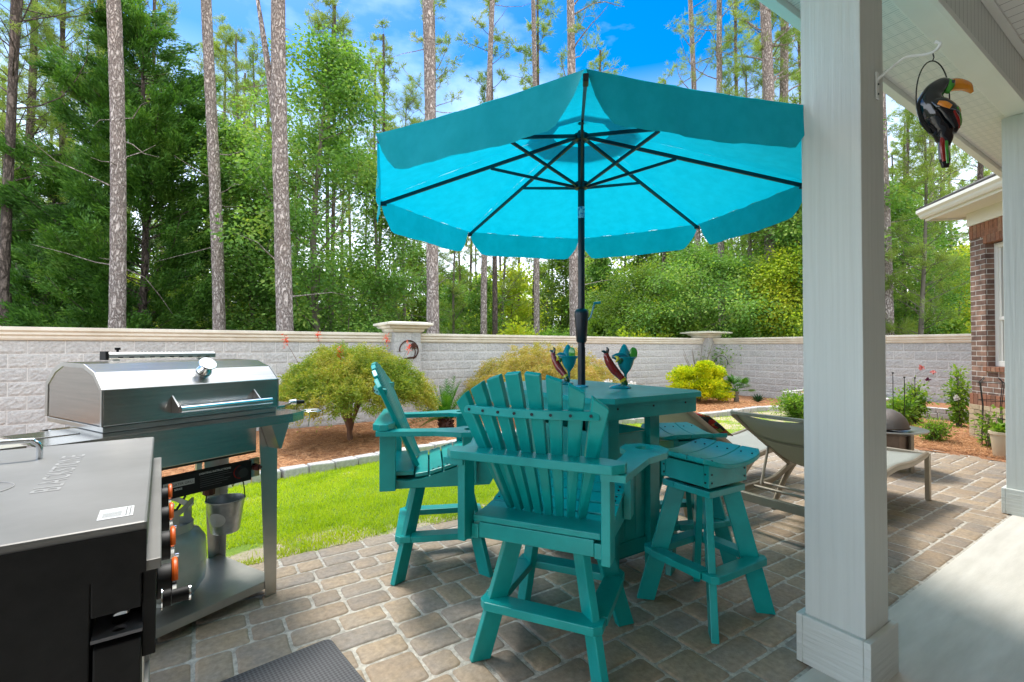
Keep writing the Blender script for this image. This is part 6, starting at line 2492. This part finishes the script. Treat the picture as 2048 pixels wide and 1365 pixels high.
place(pine(114, 18, .12, .08, .42, 30, camlean(.0), 3.2, bark='darkbark', tufts=8), 4, 12.5, 'dark barked pine cut by the left edge of the picture')
place(pine(115, 17, .17, .09, .34, 34, camlean(.2), 2.9, bark='darkbark', tufts=8), 36, 17.5, 'dark barked pine with low green limbs at the far left')
place(pine(116, 17, .12, .06, .45, 30, camlean(.1), 2.6, bark='darkbark'), 124, 19.0, 'thin dark pine trunk midway between the left edge and the first grey trunk')
# cedar, young pines
place(cedar(201, 12.5, 7.2, 260000), 275, 14.8, 'big dense dark green cedar behind the left grey pine trunk')
place(pine(202, 12.0, .09, .02, .12, 60, camlean(0), 2.4, bark='smoothbark', tufts=6, stubs=2), 812, 19.5, 'young light green pine left of the umbrella, below open sky')
place(pine(203, 12.0, .08, .02, .15, 50, camlean(0), 1.8, bark='smoothbark', tufts=6, stubs=2), 1000, 22, 'young light green pine peeking over the umbrella between two bare trunks')
place(pine(204, 9.2, .08, .02, .12, 44, camlean(0), 1.6, bark='smoothbark', tufts=6, stubs=2), 912, 21, 'small young pine tip just above the left slope of the umbrella')
place(pine(205, 9.5, .09, .02, .10, 60, camlean(0), 2.2, bark='smoothbark', tufts=7, stubs=2), 1838, 15.0, 'soft green young pine with drooping plumes behind the toucan ornament')
place(pine(206, 13.5, .10, .03, .20, 46, camlean(0), 2.6, bark='smoothbark', tufts=6, stubs=2), 500, 19.0, 'light green pine between the cedar and the forked pine')
place(pine(207, 12, .10, .03, .18, 50, camlean(0), 2.6, bark='smoothbark', tufts=6, stubs=2), 1500, 18.0, 'bushy light green pine left of the foreground column')
# sweetgums and other broadleaf trees
place(broadleaf(301, 10.5, .13, .10, 44, 3.0, .10, 75, 'broad', 'smoothbark', sub=4, spread=.27), 645, 14.5, 'tall full green sweetgum tree right of the forked pine')
place(broadleaf(302, 7.5, .07, .12, 30, 2.1, .095, 60, 'broad', 'smoothbark'), 735, 15.5, 'slim green sapling left of the umbrella behind the wall pillar')
place(broadleaf(303, 6.2, .07, .10, 34, 2.3, .095, 80, 'broad', 'darkbark'), 548, 16.5, 'low bluish green tree between the cedar and the forked pine')
place(broadleaf(304, 4.9, .06, .08, 34, 2.6, .085, 95, 'broad', 'smoothbark', up=.0, spread=.30), 1395, 17.0, 'low spreading green tree behind the golden shrub')
place(broadleaf(305, 8.2, .09, .14, 40, 2.4, .09, 85, 'broad', 'smoothbark'), 1575, 17.0, 'full green tree at the left edge of the foreground column')
place(broadleaf(306, 4.6, .06, .06, 34, 1.8, .09, 60, 'yellowgreen', 'smoothbark'), 1560, 16.6, 'yellow green shrubby tree against the left of the foreground column')
place(broadleaf(307, 4.4, .05, .06, 34, 2.4, .08, 90, 'deep', 'smoothbark', up=.0), 1290, 18.5, 'wide low green tree under the right half of the umbrella')
place(broadleaf(308, 7.5, .08, .08, 42, 2.6, .085, 90, 'broad', 'smoothbark'), 1800, 18.0, 'dense bright green tree right of the foreground column')
place(broadleaf(309, 5.5, .06, .06, 34, 2.2, .10, 60, 'yellowgreen', 'smoothbark'), 1925, 20.0, 'yellow green leafy tree beside the eave of the brick house')
place(broadleaf(310, 9.5, .09, .25, 30, 2.2, .12, 50, 'broad', 'darkbark'), 1650, 16.0, 'green tree hidden mostly behind the foreground column')

place(pine(208, 15, .11, .04, .30, 60, camlean(0), 3.2, bark='smoothbark', tufts=8, stubs=2), 470, 20.0, 'tall yellow green pine whose top fills the gap right of the second grey trunk')
place(pine(209, 17, .12, .04, .38, 60, camlean(.3), 3.4, bark='smoothbark', tufts=8, stubs=2), 655, 21.0, 'tall yellow green pine rising above the sweetgum')
place(pine(210, 16, .12, .04, .35, 60, camlean(-.3), 3.4, bark='darkbark', tufts=8, stubs=4), 115, 18.0, 'tall green pine with full limbs left of the cedar top')
place(pine(211, 16, .12, .04, .35, 60, camlean(.3), 3.4, bark='darkbark', tufts=8, stubs=4), 20, 16.0, 'full limbed green pine at the left edge behind the dark trunk')
place(cedar(212, 9.0, 4.2, 120000), 95, 17.5, 'smaller dark green cedar left of the big cedar')
place(broadleaf(311, 8.5, .08, .12, 36, 2.3, .095, 70, 'broad', 'darkbark'), 505, 15.5, 'leafy green tree standing between the two left bare pines')
place(broadleaf(312, 11.0, .09, .20, 36, 2.3, .13, 40, 'broad', 'smoothbark'), 1545, 21.0, 'tall green tree crown just left of the foreground column top')

# ------------------------------------------------------------------ the woods further off
protoP = [pine(401, 19, .14, .06, .38, 30, (0.3, 0), 2.6, bark='darkbark', tufts=9, per=16, tl=.26, tw=.026, stubs=16),
          pine(402, 17, .11, .05, .45, 26, (-.3, .2), 2.2, bark='darkbark', tufts=9, per=16, tl=.26, tw=.026, stubs=16),
          pine(403, 20, .15, .08, .50, 26, (0, .2), 2.8, bark='pinebark', tufts=9, per=16, tl=.26, tw=.026, stubs=16)]
protoB = [broadleaf(411, 9.5, .08, .15, 34, 2.3, .17, 34, 'deep', 'darkbark'),
          broadleaf(412, 7.5, .06, .10, 30, 2.0, .16, 34, 'broad', 'darkbark'),
          broadleaf(413, 11, .09, .25, 30, 2.4, .18, 34, 'broad', 'smoothbark'),
          broadleaf(414, 6.0, .05, .06, 30, 2.1, .15, 34, 'yellowgreen', 'darkbark')]
rnd = random.Random(77)
used = set()


def where(u):
    for lim, ph in ((330, 'at the far left'), (620, 'left of the forked pine'), (760, 'just left of the umbrella'), (1160, 'under the left half of the umbrella'), (1600, 'under the right half of the umbrella'), (1780, 'behind the foreground column')):
        if u < lim:
            return ph
    return 'right of the foreground column'


def spot(pool, i, u, Y, label, group, name=None, smin=.8, smax=1.15):
    label = label + ' ' + where(u)
    pr_ = pool[i]
    if id(pr_) in used:
        o = copy_tree(pr_)
    else:
        o = pr_; used.add(id(pr_))
    k = rnd.uniform(smin, smax)
    place(o, u, Y, label, 'tree', group, rz=rnd.uniform(0, 6.28), sc_=k, sz=k * rnd.uniform(.9, 1.1))


LP = ['slender dark barked pine in the woods,', 'thin bare pine in the woods,', 'pale barked pine in the woods,']
LB = ['dark green leafy tree in the woods,', 'mid green leafy tree in the woods,', 'tall light green leafy tree in the woods,', 'yellow green leafy tree in the woods,']
for k in range(95):
    u = -120 + (2250 * (k + .5) / 95) + rnd.uniform(-16, 16)
    Y = rnd.uniform(19, 44)
    i = rnd.choice((0, 1, 2, 1, 0))
    spot(protoP, i, u, Y, LP[i], 'pines of the background woods')
for k in range(80):
    u = -120 + (2250 * (k + .5) / 80) + rnd.uniform(-20, 20)
    Y = rnd.uniform(20, 46)
    i = rnd.choice((0, 1, 3, 1, 0, 3, 2))
    spot(protoB, i, u, Y, LB[i], 'leafy trees of the background woods', smin=.55 if Y < 26 else .75, smax=.95)

# understorey shrubs
protoS = []
for q, (m, h_, w_, lf) in enumerate((('deep', 1.7, 2.0, .11), ('broad', 2.0, 2.2, .11), ('yellowgreen', 1.6, 1.8, .10), ('deep', 2.6, 2.0, .12))):
    o = bush('understory_shrub', 'shrub', 'x', 0, 1, w_, h_, .05, M[m], 5200, lf, .6, 500 + q, 9, 22, shape='col')
    protoS.append(o)
LS = ['dark green undergrowth shrub,', 'mid green undergrowth shrub,', 'yellow green undergrowth shrub,', 'tall dark undergrowth shrub,']
for k in range(110):
    u = -100 + (2200 * (k + .5) / 110) + rnd.uniform(-15, 15)
    Y = rnd.uniform(16.5, 30)
    i = rnd.choice((0, 1, 2, 3, 1, 0))
    if u < 500 and Y < 18: i = rnd.choice((0, 3))
    spot(protoS, i, u, Y, LS[i], 'undergrowth shrubs behind the wall', smin=.8, smax=1.35)


def far_woods():
    rng = np.random.default_rng(99)
    Ps = []
    for k in range(620):
        u = -400 + 2900 * rng.random()
        Y = rng.uniform(48, 75)
        s, t = at(u, Y)
        h_ = rng.uniform(3, 10.5)
        Ps.append(blob_points(150, (s, t, h_ * rng.uniform(.15, 1)), (2.2, 2.2, 1.6), rng, .3))
    P_ = np.concatenate(Ps)
    P_ = P_[P_[:, 2] > -.2]
    o = quads_mesh('distant_woods', leaf_quads(P_, .55, .7, rng), M['yellowgreen'])
    tag(o, 'hazy green mass of distant woods closing the view behind the trees', 'woods', kind='stuff')


far_woods()
